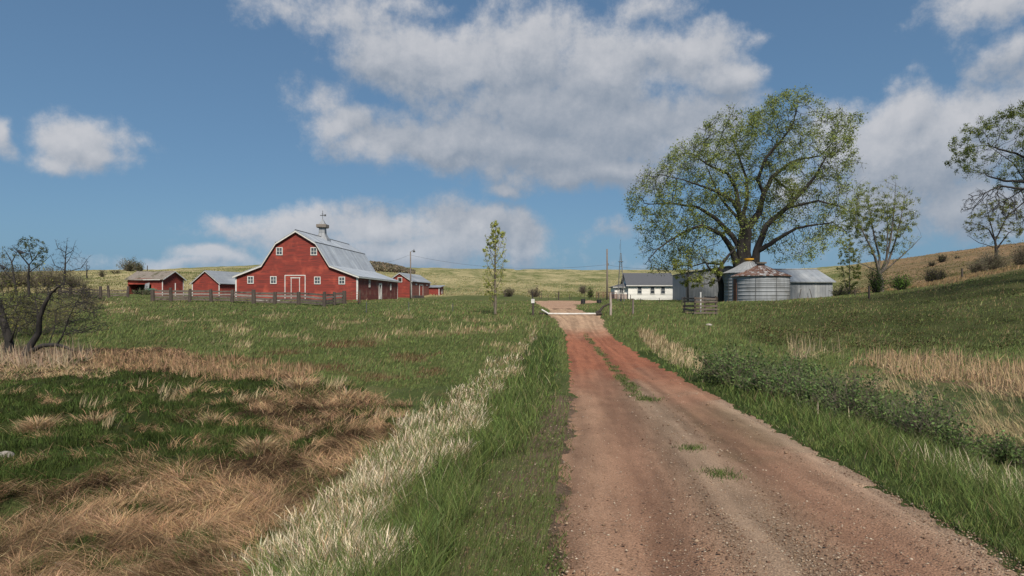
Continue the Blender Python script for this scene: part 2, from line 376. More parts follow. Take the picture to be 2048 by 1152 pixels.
# ------------------------------------------------------------------ ground cover map (what grows where)
G_FIELD = np.array((.140, .175, .064)); G_LAWN = np.array((.055, .095, .028)); G_MARSH = np.array((.036, .066, .014))
C_STRAW = np.array((.34, .27, .16)); C_BROWN = np.array((.20, .125, .072)); C_TAN = np.array((.26, .21, .125)); C_DARKH = np.array((.042, .060, .020))
G1 = [(-900,740),(0,765),(240,745),(380,745),(560,757),(575,790),(470,800),(470,828),(600,850),(590,878),(520,885),(420,912),(320,922),(240,935),(180,962),(70,990),(20,1040),(-900,1100)]
STRAWF = [(470,660,75,16),(480,690,32,22),(545,633,45,7),(345,650,40,9),(340,640,90,6),(250,622,60,10),(210,606,60,8),(840,667,75,9),(920,662,45,14),(1000,657,60,11),(1065,660,34,12),(1045,708,50,19),
  (985,732,40,11),(1030,748,42,8),(660,655,40,6),(740,678,50,8),(800,632,50,6),(420,600+40,30,6),(960,640,60,5),(880,640,40,5),(1040,640,40,7),(560,672,30,7),(620,680,30,6),(700,645,60,5)]
BROWNF = [(700,690,120,14),(820,715,90,16),(560,705,100,12),(850,745,70,14),(640,735,120,14),(430,720,120,12),(760,755,70,12)]
RSTRAW = [(1275,655),(1300,665),(1370,703),(1425,735),(1422,755),(1350,728),(1290,690)]
CAT = [(1700,725),(1760,708),(1900,712),(2048,735),(2400,760),(2400,830),(2048,800),(1950,778),(1850,762),(1760,750)]
RMIX = [(1690,745),(1760,750),(1850,765),(2048,802),(2400,850),(2400,960),(2048,915),(1940,885),(1850,820),(1700,785)]
def zones(x, y, z):
    u, v = proj(x, y, z)
    _, s, sl, sr = base_h(x, y)
    # ragged boundaries
    n1 = fbm(x, y, 1.1, 3, 41) - .5; n2 = fbm(x, y, 1.0, 3, 47) - .5; d = np.hypot(x, y)
    pxm = F / np.maximum(d, 2)
    du = n1 * np.clip(pxm * 1.3, 20, 150); dv = n2 * np.clip(pxm * .45, 5, 70)
    uu = u + du; vv = v + dv
    Z = {}
    near = (y > 1.0) & (y < 60)
    marsh = inpoly(uu, vv, M_ALL) & near
    marsh |= (y <= 5) & (sl > 4.2)
    Z['marsh_g'] = (marsh & inpoly(uu, vv, G1) | (marsh & (fbm(x, y, .8, 3, 77) > .66))).astype(float)
    Z['marsh_b'] = (marsh & (Z['marsh_g'] < .5)).astype(float)
    for (wx, wy, a_, b_) in WATER[:2]:
        wet = ((x - wx) / (a_ * 1.0)) ** 2 + ((y - wy) / (b_ * 1.0)) ** 2 < 1
        Z['marsh_g'][wet] = 0; Z['marsh_b'][wet] = 0
    Z['stripL'] = ((sl > np.interp(y, [4, 8, 14, 40], [1.35, 1.6, 1.75, 1.7]) + n1 * 1.3) & (sl < np.interp(y, [4, 8, 14, 22, 40], [2.4, 2.8, 3.5, 3.1, 2.6]) + n2 * 1.4) & (y < 40) & (fbm(x, y, .5, 2, 90) > .34 + .12 * sst(y, 18, 30))).astype(float)
    Z['tallL'] = ((sl > .45 + .35 * (y < 9) + n1 * .7) & (sl < 2.1 + n1 * .9) & (y < 38)).astype(float)
    sf = np.zeros_like(x)
    for (a, b, ra, rb) in STRAWF: sf = np.maximum(sf, 1 - np.hypot((uu - a) / ra, (v + dv * .5 - b) / rb))
    Z['strawF'] = np.where(near | (y < 95), sst(sf + (fbm(x, y, .7, 3, 60) - .5) * 1.4, .25, .6), 0) * (sl > 1.5) * (y > 14)
    bf = np.zeros_like(x)
    for (a, b, ra, rb) in BROWNF: bf = np.maximum(bf, 1 - np.hypot((uu - a) / ra, (v - b) / rb))
    Z['brownF'] = sst(bf + (fbm(x, y, .5, 3, 61) - .5) * 1.3, .25, .8) * (~marsh) * (sl > 1.5)
    Z['stripR'] = (inpoly(uu * .3 + u * .7, vv, RSTRAW) & near).astype(float)
    Z['cat'] = (inpoly(uu, v + dv * .3, CAT) & near).astype(float)
    Z['rmix'] = (inpoly(uu, vv, RMIX) & near).astype(float)
    Z['tallR'] = ((sr > -.02 + n1 * .35) & (sr < 2.6) & (y < 30)).astype(float)
    dk = sst(sr, 3, 8) * sst(y, 27, 34) * sst(u, 1330, 1620) * (1 - sst(y, 62, 76))
    Z['hillR'] = dk
    # tan prairie on the far hills, beyond the mown yard
    yb = np.interp(u, [-600, 0, 200, 330, 450, 600, 800, 1000, 1250, 1420, 1680, 1760, 1850, 2048, 3000], [92, 92, 95, 118, 118, 125, 128, 138, 132, 128, 112, 76, 68, 63, 60])
    Z['far'] = sst(y + 8 * n1, yb - 3, yb + 4)
    Z['s'] = s; Z['sl'] = sl; Z['sr'] = sr; Z['u'] = u; Z['v'] = v
    return Z
def lerp(a, b, w): return a + (b - a) * w[:, None]
def ground_cols(x, y, z):
    Z = zones(x, y, z); n = len(x)
    A = np.tile(np.array((.060, .082, .026)), (n, 1)); B = np.tile(np.array((.105, .115, .045)), (n, 1))
    for k, a, b in (('brownF', (.10, .085, .035), (.15, .10, .055)), ('strawF', (.16, .145, .07), (.23, .18, .10)),
                    ('hillR', (.045, .058, .020), (.080, .080, .036)), ('tallL', (.035, .055, .013), (.05, .07, .02)), ('tallR', (.035, .055, .013), (.05, .07, .02)),
                    ('stripL', (.11, .09, .05), (.2, .16, .09)), ('stripR', (.2, .16, .09), (.28, .22, .13)), ('rmix', (.06, .08, .03), (.13, .12, .055)),
                    ('marsh_g', (.018, .030, .008), (.040, .050, .014)), ('marsh_b', (.034, .022, .013), (.075, .048, .028)), ('cat', (.09, .065, .038), (.17, .12, .07))):
        A = lerp(A, np.array(a), Z[k]); B = lerp(B, np.array(b), Z[k])
    A = lerp(A, np.array((.095, .115, .038)), Z['far']); B = lerp(B, np.array((.35, .30, .165)), Z['far'])
    rt = Z['far'] * sst(Z['u'], 1650, 1800)
    A = lerp(A, np.array((.13, .105, .055)), rt); B = lerp(B, np.array((.25, .165, .095)), rt)
    # gravelly bare shoulder next to the tracks
    sh = (1 - sst(Z['sl'] + (fbm(x, y, 1.3, 3, 19) - .5) * .9, .35, 1.15)) * (x < roadL(y) + .1) * (y < 16)
    A = lerp(A, np.array((.10, .072, .050)), sh); B = lerp(B, np.array((.19, .135, .095)), sh)
    return A, B
# ground sheet: rings and spokes round the place the photographer stood, finest in front
az = np.concatenate([np.linspace(-180, -50, 27)[:-1], np.linspace(-50, 50, 721), np.linspace(50, 180, 27)[1:-1]]) * math.pi / 180
rr = np.concatenate([[0.25], np.exp(np.linspace(math.log(.6), math.log(260), 640)), np.exp(np.linspace(math.log(264), math.log(9000), 110))])
AZ, RR_ = np.meshgrid(az, rr); gx = (np.sin(AZ) * RR_).ravel(); gy = (np.cos(AZ) * RR_).ravel()
gz = height(gx, gy, True); na = len(az); nr = len(rr)
i = np.arange(nr - 1)[:, None] * na; j = np.arange(na)[None, :]; j2 = (j + 1) % na
Q = np.stack([i + j, i + j2, i + na + j2, i + na + j], -1).reshape(-1, 4)[:, ::-1]
cA, cB = ground_cols(gx, gy, gz)
m, t, p, o = mat('ground_cover')
oc = t.new('ShaderNodeTexCoord').outputs['Object']
aA = t.new('ShaderNodeAttribute', attribute_name='colA').outputs[0]; aB = t.new('ShaderNodeAttribute', attribute_name='colB').outputs[0]
nbig = t.noise(t.scalev(oc, (1, .4, 1)), .06, 6, .65); nmid = t.noise(t.scalev(oc, (1, 1, .6)), .45, 5, .62); nf = t.noise(oc, 6, 5, .7); nff = t.noise(oc, 38, 3, .7)
ff = t.m('ADD', t.m('MULTIPLY', nbig, .9), t.m('ADD', t.m('MULTIPLY', nmid, .7), t.m('MULTIPLY', nf, .45)))
c = t.mix(t.mr(ff, .90, 1.16), aA, aB)
c = t.mix(1.0, c, t.mix(nff, (.45, .45, .45, 1), (1.5, 1.5, 1.5, 1)), 'MULTIPLY')
t.put(p.inputs['Base Color'], c); p.inputs['Roughness'].default_value = 1; p.inputs['Specular IOR Level'].default_value = .1
bump(t, p, t.m('ADD', nf, t.m('MULTIPLY', nff, .3)), .12)
ground = npmesh('ground', np.stack([gx, gy, gz], 1), None, m, quads=Q, col={'colA': cA, 'colB': cB}, smooth=True)
tag(ground, kind='structure')
# ------------------------------------------------------------------ road
m, t, p, o = mat('gravel_road'); oc = t.new('ShaderNodeTexCoord').outputs['Object']
at = t.new('ShaderNodeAttribute', attribute_name='col').outputs[0]
n0 = t.noise(oc, 1.7, 5, .6); n1_ = t.noise(oc, 55, 4, .75); n2_ = t.noise(t.scalev(oc, (1, .25, 1)), 4, 4, .6)
vo = t.new('ShaderNodeTexVoronoi'); t.put(vo.inputs['Vector'], oc); vo.inputs['Scale'].default_value = 60
vs_ = t.new('ShaderNodeSeparateColor'); t.put(vs_.inputs[0], vo.outputs['Color'])
peb = t.m('MULTIPLY', t.m('GREATER_THAN', vs_.outputs[0], .84), t.m('LESS_THAN', vo.outputs['Distance'], .42))
c = t.mix(1.0, at, t.mix(t.mr(n1_, .25, .75), (.35, .33, .32, 1), (1.6, 1.6, 1.6, 1)), 'MULTIPLY')
c = t.mix(1.0, c, t.mix(t.mr(n2_, .3, .7), (.84, .82, .82, 1), (1.14, 1.14, 1.14, 1)), 'MULTIPLY')
c = t.mix(1.0, c, t.mix(n0, (.8, .8, .8, 1), (1.2, 1.2, 1.2, 1)), 'MULTIPLY')
c = t.mix(t.m('MULTIPLY', peb, .55), c, t.mix(vs_.outputs[1], (.42, .33, .25, 1), (.13, .09, .07, 1)))
t.put(p.inputs['Base Color'], c); p.inputs['Roughness'].default_value = .95; p.inputs['Specular IOR Level'].default_value = .15
bump(t, p, t.m('ADD', t.m('MULTIPLY', n1_, .5), t.m('MULTIPLY', vo.outputs['Distance'], -.5)), .02)
ry = np.concatenate([np.arange(-30, 2, .5), np.exp(np.linspace(math.log(2), math.log(100), 620))]); rc = np.linspace(-.14, 1.14, 72)
YY, CC = np.meshgrid(ry, rc, indexing='ij'); L = roadL(YY); Rr = roadR(YY)
L = L - 2.6 * np.exp(-((YY - 82) / 9) ** 2) * 0; rx = L + CC * (Rr - L)
nl = fbm(rx, YY, .9, 3, 200)
edge = np.minimum(CC, 1 - CC) * (Rr - L)                    # metres inside the edge
ins = edge + (nl - .5) * .7 + (fbm(rx, YY, 4, 2, 210) - .5) * .42
rz_ = height(rx, YY) - .10 * (1 - sst(ins, -.16, .06)) - .0
rut = np.exp(-((CC - .27) / .10) ** 2) + np.exp(-((CC - .75) / .10) ** 2)
rz_ -= .05 * rut * (YY < 60); rz_ += .03 * (fbm(CC * 16 + .4 * nl, YY * .22, 1.0, 4, 280) - .5); rz_ += .012 * (fbm(rx, YY, 3, 3, 230) - .5)
u_, v_ = proj(rx, YY, rz_)
cG = np.array((.258, .162, .106)); cR = np.array((.245, .098, .056)); cP = np.array((.34, .235, .155))
rc_ = np.tile(cG, (rx.size, 1)); yf = YY.ravel() + 5 * (nl.ravel() - .5)
rc_ = lerp(rc_, cR, sst(yf, 13, 25)); rc_ = lerp(rc_, cP, sst(yf, 36, 45))
gn = fbm(rx, YY, 2.2, 3, 240).ravel()
mid = np.exp(-((CC.ravel() - .52) / .16) ** 2)
rc_ = lerp(rc_, np.array((.19, .15, .105)), .6 * mid * (yf < 20))
rc_ = lerp(rc_, np.array((.075, .09, .035)), .75 * sst(np.exp(-((CC.ravel() - .47) / .075) ** 2) + (gn - .5) * 1.6, .45, 1.0) * sst(yf, 14, 19) * (1 - sst(yf, 36, 41)))
rc_ = lerp(rc_, np.array((.150, .115, .068)), .75 * sst(np.exp(-((CC.ravel() - .82) / .20) ** 4) + (gn - .5) * .5, .3, .8) * sst(yf, 8.8, 9.6) * (1 - sst(yf, 12.5, 16)))
rc_ = lerp(rc_, np.array((.225, .124, .080)), np.clip(rut.ravel(), 0, 1) * .6 * (yf < 24))
rc_ = lerp(rc_, np.array((.33, .25, .18)), np.clip(np.exp(-((CC.ravel() - .98) / .07) ** 2) + .6 * np.exp(-((CC.ravel() - .50) / .07) ** 2) * (gn + .1), 0, 1) * .7 * (yf < 16))
stk = fbm(CC * 16 + .4 * nl, YY * .22, 1.0, 4, 280).ravel(); rc_ = rc_ * (.80 + .38 * sst(stk, .25, .75))[:, None]
rc_ = lerp(rc_, rc_ * .80, rut.ravel() * .6 * (fbm(rx * 3, YY * .3, 1.2, 3, 250).ravel()) * (yf < 16))
i = np.arange(len(ry) - 1)[:, None] * len(rc); j = np.arange(len(rc) - 1)[None, :]
Q = np.stack([i + j, i + j + 1, i + len(rc) + j + 1, i + len(rc) + j], -1).reshape(-1, 4)
road = npmesh('dirt_road', np.stack([rx.ravel(), YY.ravel(), rz_.ravel()], 1), None, m, quads=Q, col=rc_, smooth=True); tag(road, kind='structure')
def road_mask(x, y, tol=.1):
    L = roadL(y); R = roadR(y); return (x > L + tol) & (x < R - tol) & (y < 100)
# yard apron: widening bare ground beyond the gate
ay = np.linspace(58, 104, 70); ac = np.linspace(0, 1, 60)
YY, CC = np.meshgrid(ay, ac, indexing='ij')
lx = np.interp(YY, [58, 66, 74, 84, 104], [2.9, 2.4, 2.2, 3.0, 5.0]); rx2 = np.interp(YY, [58, 66, 74, 84, 92, 104], [5.6, 6.6, 8.0, 11.5, 12.5, 9.0])
axx = lx + CC * (rx2 - lx); ins = np.minimum(np.minimum(CC, 1 - CC) * (rx2 - lx), np.minimum(YY - 58.0 + 3 * (CC > .2) * (CC < .8), 104 - YY)) + (fbm(axx, YY, .5, 3, 260) - .5) * 1.5
azz = height(axx, YY) + .012 - .07 * (1 - sst(ins, 0, .6))
cc = lerp(np.tile(np.array((.37, .245, .165)), (axx.size, 1)), np.array((.29, .19, .13)), fbm(axx, YY, .4, 3, 270).ravel())
i = np.arange(len(ay) - 1)[:, None] * len(ac); j = np.arange(len(ac) - 1)[None, :]
Q = np.stack([i + j, i + j + 1, i + len(ac) + j + 1, i + len(ac) + j], -1).reshape(-1, 4)
tag(npmesh('yard_apron', np.stack([axx.ravel(), YY.ravel(), azz.ravel()], 1), None, m, quads=Q, col=cc, smooth=True), kind='structure')
# water lying in the low spots of the marsh
m, t, p, o = mat('still_water'); p.inputs['Base Color'].default_value = (.02, .022, .018, 1); p.inputs['Roughness'].default_value = .06
wz = {}
for k, (wx, wy, a, b) in enumerate(WATER[:2]):
    zz = H(wx, wy) + .20; mb = MB(); n = 28; pts = [(wx + (a * 1.6 + .5) * math.cos(2*math.pi*q/n), wy + (b * 1.5 + .5) * math.sin(2*math.pi*q/n), zz) for q in range(n)]
    mb.add(pts, [tuple(range(n))]); tag(mb.build('water', m), kind='structure')
# ------------------------------------------------------------------ blades
def blades(name, x, y, z, h, wd, az0, bend0, bend1, col, K=3, matn='grass', prof=None, kind='stuff', curl=None):
    """x,y,z roots; h length; wd width; az0 lean direction; bend0/bend1 lean angle from vertical at root and tip"""
    n = len(x)
    if not n: return None
    if prof is None: prof = [1, .8, .5, .0] if K == 3 else ([1, .6, 0] if K == 2 else [.9, 1, .9, .65, 0])
    cx_, cy_ = np.cos(az0), np.sin(az0); wa = az0 + RNG.uniform(0, math.pi, n)
    wx, wy = np.cos(wa), np.sin(wa)
    # widths face partly sideways so every blade stays visible from around
    P0 = np.stack([x, y, z], 1); V = np.zeros((n, 2 * K + 1, 3)); Pc = P0.copy(); a = np.array(az0, float)
    for k in range(K + 1):
        hw = (wd * prof[k] * .5)[:, None] * np.stack([wx, wy, np.zeros(n)], 1)
        if k < K: V[:, 2 * k] = Pc - hw; V[:, 2 * k + 1] = Pc + hw
        else: V[:, 2 * k] = Pc
        tt = (k + .5) / K; b = bend0 + (bend1 - bend0) * tt
        if curl is not None: a = a + curl / K
        st = (h / K)[:, None] * np.stack([np.sin(b) * np.cos(a), np.sin(b) * np.sin(a), np.cos(b)], 1)
        Pc = Pc + st
    T = []
    for k in range(K - 1): T += [(2*k, 2*k+1, 2*k+3), (2*k, 2*k+3, 2*k+2)]
    T.append((2*K-2, 2*K-1, 2*K)); T = np.array(T)
    tris = (np.arange(n) * (2 * K + 1))[:, None, None] + T[None]
    c = np.repeat(col, 2 * K + 1, 0)
    o = npmesh(name, V.reshape(-1, 3), tris.reshape(-1, 3), M[matn], col=c)
    if kind: tag(o, kind=kind)
    return o
def colvar(c, n, v=.22, hue=.08):
    b = RNG.normal(1, v, (n, 1)).clip(.45, 1.7); return np.array(c)[None] * b * RNG.normal(1, hue, (n, 3)).clip(.7, 1.3)
def sample(n, u0, u1, y0, y1, pw=1.0):
    """random ground points, thinning out with distance"""
    q = RNG.uniform(0, 1, n); e = -pw; y = (y0 ** e + q * (y1 ** e - y0 ** e)) ** (1 / e)
    u = RNG.uniform(u0, u1, n); x = (u - 1024) / F * y; z = height(x, y)
    return x, y, z
def pick(mask, *a): return [q[mask] for q in a]
WIND = .35
def run_grass(Q=1.0):
    U0, U1 = -200, 2250
    N = lambda k: int(k * Q)
    # --- tall fresh grass on both road shoulders
    for (a, b, nn) in ((3.0, 9, 120000), (9, 38, 90000)):
        x, y, z = sample(N(nn), 300, 2300, a, b, 1.0); Zs = zones(x, y, z)
        k = ((Zs['tallL'] > 0) | (Zs['stripL'] > 0) & (RNG.random(len(x)) < .75) | (Zs['tallR'] > 0)) & ~road_mask(x, y, -.02)
        x, y, z = pick(k, x, y, z); s = Zs['s'][k]; n = len(x); cl = fbm(x, y, 2.5, 3, 300)
        h = (.12 + .26 * sst(s, .1, 1.0)) * (.55 + .9 * cl) * RNG.uniform(.6, 1.25, n); wd = np.maximum(.0055, y * .00085) * RNG.uniform(.5, 1.6, n)
        c = colvar((.125, .165, .054), n, .38) * (0.75 + .6 * fbm(x, y, .8, 3, 310))[:, None]; dry = RNG.random(n) < .05; c[dry] = colvar(C_STRAW * .8, dry.sum())
        blades('tall_green_grass', x, y, z - .01, h, wd, RNG.uniform(0, 6.28, n), RNG.uniform(0, .45, n), RNG.uniform(.4, 1.7, n), c, 3)
    # --- sparse low weeds creeping in over the bare shoulder
    x, y, z = sample(N(26000), 700, 1300, 3.2, 30, 1.0); Zs = zones(x, y, z)
    k = (Zs['sl'] > -.1) & (Zs['sl'] < .9) & (fbm(x, y, 2.0, 3, 320) > .50); x, y, z = pick(k, x, y, z); n = len(x)
    blades('shoulder_weeds', x, y, z, RNG.uniform(.03, .11, n), np.maximum(.007, y * .0012), RNG.uniform(0, 6.3, n), RNG.uniform(.3, 1.0, n), RNG.uniform(.8, 1.6, n), colvar((.095, .13, .04), n, .3), 2)
    # tufts on the road itself: right-hand edges, centre strip
    xs, ys = [], []
    for (cu, cv, ru, rv, nn) in ((1385, 898, 22, 8, 260), (1440, 950, 30, 10, 420), (1300, 800, 20, 15, 200)):
        gx_, gy_, _ = on_ground(cu, cv, 3, 20); r = ru / F * gy_
        xs.append(gx_ + RNG.normal(0, r * .6, nn)); ys.append(gy_ + RNG.normal(0, r * .9, nn))
    x, y, _ = sample(N(30000), 1100, 1320, 14, 42, .6); cc_ = (x - roadL(y)) / (roadR(y) - roadL(y))
    k = (np.exp(-((cc_ - .47) / .085) ** 2) + (fbm(x, y, 2.2, 3, 240) - .5) * 1.8 > .75) & (RNG.random(len(x)) < .6) & (y > 15) & (y < 40); xs.append(x[k]); ys.append(y[k])
    x = np.concatenate(xs); y = np.concatenate(ys); n = len(x); z = height(x, y)
    blades('road_grass', x, y, z, RNG.uniform(.02, .085, n), np.maximum(.006, y * .0011), RNG.uniform(0, 6.3, n), RNG.uniform(.1, .6, n), RNG.uniform(.5, 1.3, n), colvar((.11, .145, .05), n, .3), 2)
    # --- pale feathery seed heads along the left embankment
    x, y, z = sample(N(190000), 250, 1150, 3.6, 40, 1.0); Zs = zones(x, y, z)
    k = (Zs['stripL'] > 0) & ((fbm(x, y, 2.2, 3, 330) + .35 * fbm(x, y, 8, 2, 331) > .64) | (RNG.random(len(x)) < .10)); x, y, z = pick(k, x, y, z); n = len(x)
    h = RNG.uniform(.12, .36, n) * (.6 + .8 * fbm(x, y, 2.2, 3, 330)); c = colvar((.72, .62, .46), n, .30, .04); b = RNG.random(n) < .3; c[b] = colvar((.42, .31, .19), b.sum())
    blades('straw_grass', x, y, z - .02, h, np.maximum(.0062, y * .0007) * RNG.uniform(.5, 1.2, n), RNG.normal(.35, 1.3, n), RNG.uniform(.0, .5, n), RNG.uniform(.3, 1.6, n), c, 4, 'straw', [.25, .25, .8, 1.15, 0], 'stuff', RNG.normal(0, .6, n))
    # scattered seed heads standing in the green on both sides
    x, y, z = sample(N(9000), 400, 2300, 3.5, 22, 1.0); Zs = zones(x, y, z)
    k = ((Zs['tallL'] > 0) & (RNG.random(len(x)) < .03)) | ((Zs['sr'] > .9) & (Zs['sr'] < 3.2) & (fbm(x, y, .7, 2, 340) > .55)); x, y, z = pick(k, x, y, z); n = len(x)
    blades('seed_heads', x, y, z, RNG.uniform(.22, .5, n), np.maximum(.0055, y * .0008), RNG.normal(2.0, .9, n) , RNG.uniform(0, .3, n), RNG.uniform(.4, 1.1, n), colvar((.55, .47, .33), n, .2, .04), 4, 'straw', [.3, .3, .9, .8, 0])
    # --- matted brown sedge of the marsh, lodged in swirls
    for (a, b, nn, K) in ((5.5, 13, 200000, 4), (13, 40, 160000, 3)):
        x, y, z = sample(N(nn), -260, 1100, a, b, 1.0); Zs = zones(x, y, z)
        k = (Zs['marsh_b'] > 0) | ((Zs['stripL'] > 0) & (RNG.random(len(x)) < .12)) | ((Zs['marsh_g'] > 0) & (fbm(x, y, 1.5, 3, 350) > .66)); k &= (fbm(x, y, 2.3, 3, 361) + .5 * fbm(x, y, .7, 2, 362) > .60) | (RNG.random(len(x)) < .10); x, y, z = pick(k, x, y, z); n = len(x)
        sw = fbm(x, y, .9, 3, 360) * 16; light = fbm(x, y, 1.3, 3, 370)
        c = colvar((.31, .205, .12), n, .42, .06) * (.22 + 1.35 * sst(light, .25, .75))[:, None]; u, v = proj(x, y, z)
        pale = inpoly(u, v, [(-400,720),(190,722),(245,750),(240,772),(100,792),(-400,800)]) | (RNG.random(n) < .10); c[pale] = colvar((.42, .31, .18), pale.sum(), .2)
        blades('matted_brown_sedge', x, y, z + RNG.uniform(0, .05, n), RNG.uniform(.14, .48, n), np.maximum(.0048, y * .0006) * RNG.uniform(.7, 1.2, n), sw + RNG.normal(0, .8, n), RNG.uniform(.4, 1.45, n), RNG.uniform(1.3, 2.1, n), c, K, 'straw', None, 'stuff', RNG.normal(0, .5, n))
    # tussocks: fountains of pale sedge
    xs = []; 
    for (cu, cv, nn, hh) in ((75, 862, 700, .30), (190, 848, 260, .24), (430, 850, 220, .26), (1180-20, 0, 0, 0), (520, 905, 500, .36), (600, 780, 350, .30), (690, 800, 260, .28), (380, 790, 160, .2), (930, 0, 0, 0)):
        if not nn: continue
        a, b, _ = on_ground(cu, cv, 4, 60); n = N(nn); t_ = RNG.uniform(0, 6.28, n); r = np.abs(RNG.normal(0, .16, n)) * b / 12
        x = a + r * np.cos(t_); y = b + r * np.sin(t_); z = height(x, y)
        blades('sedge_tussock', x, y, z, hh * b / 12 * RNG.uniform(.6, 1.3, n), np.full(n, max(.006, b * .0007)), t_ + RNG.normal(0, .3, n), RNG.uniform(.0, .5, n), RNG.uniform(1.2, 2.2, n), colvar((.40, .29, .17), n, .2), 4, 'straw')
    # --- low lush green of the marsh
    x, y, z = sample(N(190000), -260, 900, 6, 34, 1.0); Zs = zones(x, y, z)
    k = ((Zs['marsh_g'] > 0) & (fbm(x, y, 1.9, 3, 380) > .36)) | ((Zs['marsh_b'] > 0) & (fbm(x, y, 1.9, 3, 381) > .55)); x, y, z = pick(k, x, y, z); n = len(x); cl = fbm(x, y, 1.9, 3, 380)
    blades('marsh_grass', x, y, z, (.07 + .24 * cl) * RNG.uniform(.5, 1.2, n), np.maximum(.008, y * .0011), RNG.uniform(0, 6.3, n), RNG.uniform(0, .5, n), RNG.uniform(.4, 1.6, n), colvar((.060, .086, .026), n, .42) * (.4 + 1.3 * fbm(x, y, 1.4, 3, 382))[:, None], 2)
    # --- cattail stalks
    for (mk, u0, u1, y0, y1, nn, hh, cc) in ((lambda u, v, Z: inpoly(u, v, [(-250,688),(0,692),(200,705),(150,738),(-250,745)]), -200, 260, 22, 42, 2600, .75, (.38, .29, .20)),
                                         (lambda u, v, Z: inpoly(u, v, [(180,705),(450,712),(640,745),(620,760),(440,765),(330,745),(180,740)]), 100, 760, 20, 36, 7000, .42, (.33, .22, .13)),
                                         (lambda u, v, Z: Z['cat'] > 0, 1600, 2250, 16, 34, 7500, .55, (.42, .305, .185)),
                                         (lambda u, v, Z: inpoly(u, v, [(1575,700),(1680,700),(1690,725),(1585,722)]), 1500, 1750, 18, 36, 2200, .85, (.38, .31, .19))):
        x, y, z = sample(N(nn) * 3, u0, u1, y0, y1, 1.0); Zs = zones(x, y, z); k = mk(Zs['u'], Zs['v'], Zs) & (fbm(x, y, 1.0, 3, 390) > .38); x, y, z = pick(k, x, y, z); n = len(x)
        br = RNG.random(n) < .6
        blades('dead_cattails', x, y, z - .03, hh * RNG.uniform(.45, 1.25, n), y * .0010 * RNG.uniform(.7, 1.4, n), RNG.uniform(0, 6.3, n), np.where(br, RNG.uniform(.3, 1.2, n), RNG.uniform(0, .25, n)), np.where(br, RNG.uniform(.8, 2.2, n), RNG.uniform(.1, .5, n)), colvar(cc, n, .22, .05), 3, 'straw')
    # --- pasture: short green with straw showing through
    for (a, b, nn) in ((4, 22, 170000), (22, 50, 230000), (50, 100, 150000)):
        x, y, z = sample(N(nn), U0, U1, a, b, 1.0); Zs = zones(x, y, z)
        k = (Zs['marsh_b'] + Zs['marsh_g'] + Zs['tallL'] + Zs['tallR'] < .5) & ~road_mask(x, y, -.05) & (Zs['far'] < .5) & (Zs['s'] > .05)
        k &= ~((y > 58) & (y < 104) & (x > np.interp(y, [58, 66, 74, 84, 104], [2.9, 2.4, 2.2, 3.0, 5.0]) + .2) & (x < np.interp(y, [58, 66, 74, 84, 92, 104], [5.6, 6.6, 8.0, 11.5, 12.5, 9.0]) - .2))
        x, y, z = pick(k, x, y, z); Zs = {q: w_[k] for q, w_ in Zs.items()}; n = len(x); cl = fbm(x, y, .35, 4, 400); cm = fbm(x, y, 1.4, 3, 401)
        c = colvar(G_FIELD * 1.08, n, .24, .07) * (.70 + .68 * cl)[:, None]
        hr = RNG.random(n) < Zs['hillR'] * .93; c[hr] = colvar((.112, .138, .050), hr.sum(), .22) * (.35 + 1.2 * cl[hr])[:, None]
        ps = .02 + .10 * (cl > .60) + .16 * Zs['strawF'] + .30 * Zs['brownF'] + .15 * Zs['rmix'] + .03 * Zs['hillR'] + .9 * Zs['stripR'] + .09 * sst(y, 35, 60) * (cm > .55)
        dry = RNG.random(n) < ps; c[dry] = colvar((.26, .205, .115), dry.sum(), .2)
        brn = (RNG.random(n) < .6 * Zs['brownF']) | (hr & (RNG.random(n) < .14 * (cm > .56))); c[brn] = colvar((.15, .10, .055), brn.sum(), .25)
        h = (.08 + .12 * cl + .10 * Zs['hillR'] * cm) * RNG.uniform(.5, 1.4, n) * np.clip(y / 30, .7, 1.3); h[dry] *= 1.5
        h[hr] *= .45; blades('pasture_grass', x, y, z - .01, h * (1 - .35 * sst(y, 40, 70)), y * .00105 * RNG.uniform(.6, 1.3, n), RNG.uniform(-1.2, 1.6, n), RNG.uniform(0, .5, n), RNG.uniform(.3, 1.3, n), c, 2)
    # straw clumps of the pasture and the strip beside the right verge
    x, y, z = sample(N(150000), U0, 1700, 14, 92, 1.0); Zs = zones(x, y, z); cl = fbm(x, y, 1.3, 3, 410)
    k = (((Zs['strawF'] > .3) & (cl > .47)) | (Zs['stripR'] > 0)) & ~road_mask(x, y, 0) & (RNG.random(len(x)) < .6); x, y, z = pick(k, x, y, z); n = len(x)
    blades('pasture_straw', x, y, z, (.22 + .22 * cl[k]) * RNG.uniform(.6, 1.3, n), y * .0009 * RNG.uniform(.6, 1.3, n), RNG.normal(.4, .7, n), RNG.uniform(0, .4, n), RNG.uniform(.3, 1.1, n), colvar((.46, .37, .23), n, .22, .04), 3, 'straw')
    # right ditch: mixed straw tussocks
    x, y, z = sample(N(60000), 1500, 2300, 8, 30, 1.0); Zs = zones(x, y, z); k = (Zs['rmix'] > 0) & (fbm(x, y, 1.5, 3, 420) > .62); x, y, z = pick(k, x, y, z); n = len(x)
    blades('ditch_straw', x, y, z, RNG.uniform(.25, .6, n), np.maximum(.006, y * .0008), RNG.normal(2.4, .8, n), RNG.uniform(0, .5, n), RNG.uniform(.6, 1.8, n), colvar((.38, .31, .18), n, .2, .05), 3, 'straw')
    # --- prairie beyond the yard
    x, y, z = sample(N(120000), U0, U1, 66, 330, .8); Zs = zones(x, y, z); k = Zs['far'] > .5; x, y, z = pick(k, x, y, z); u = Zs['u'][k]; n = len(x)
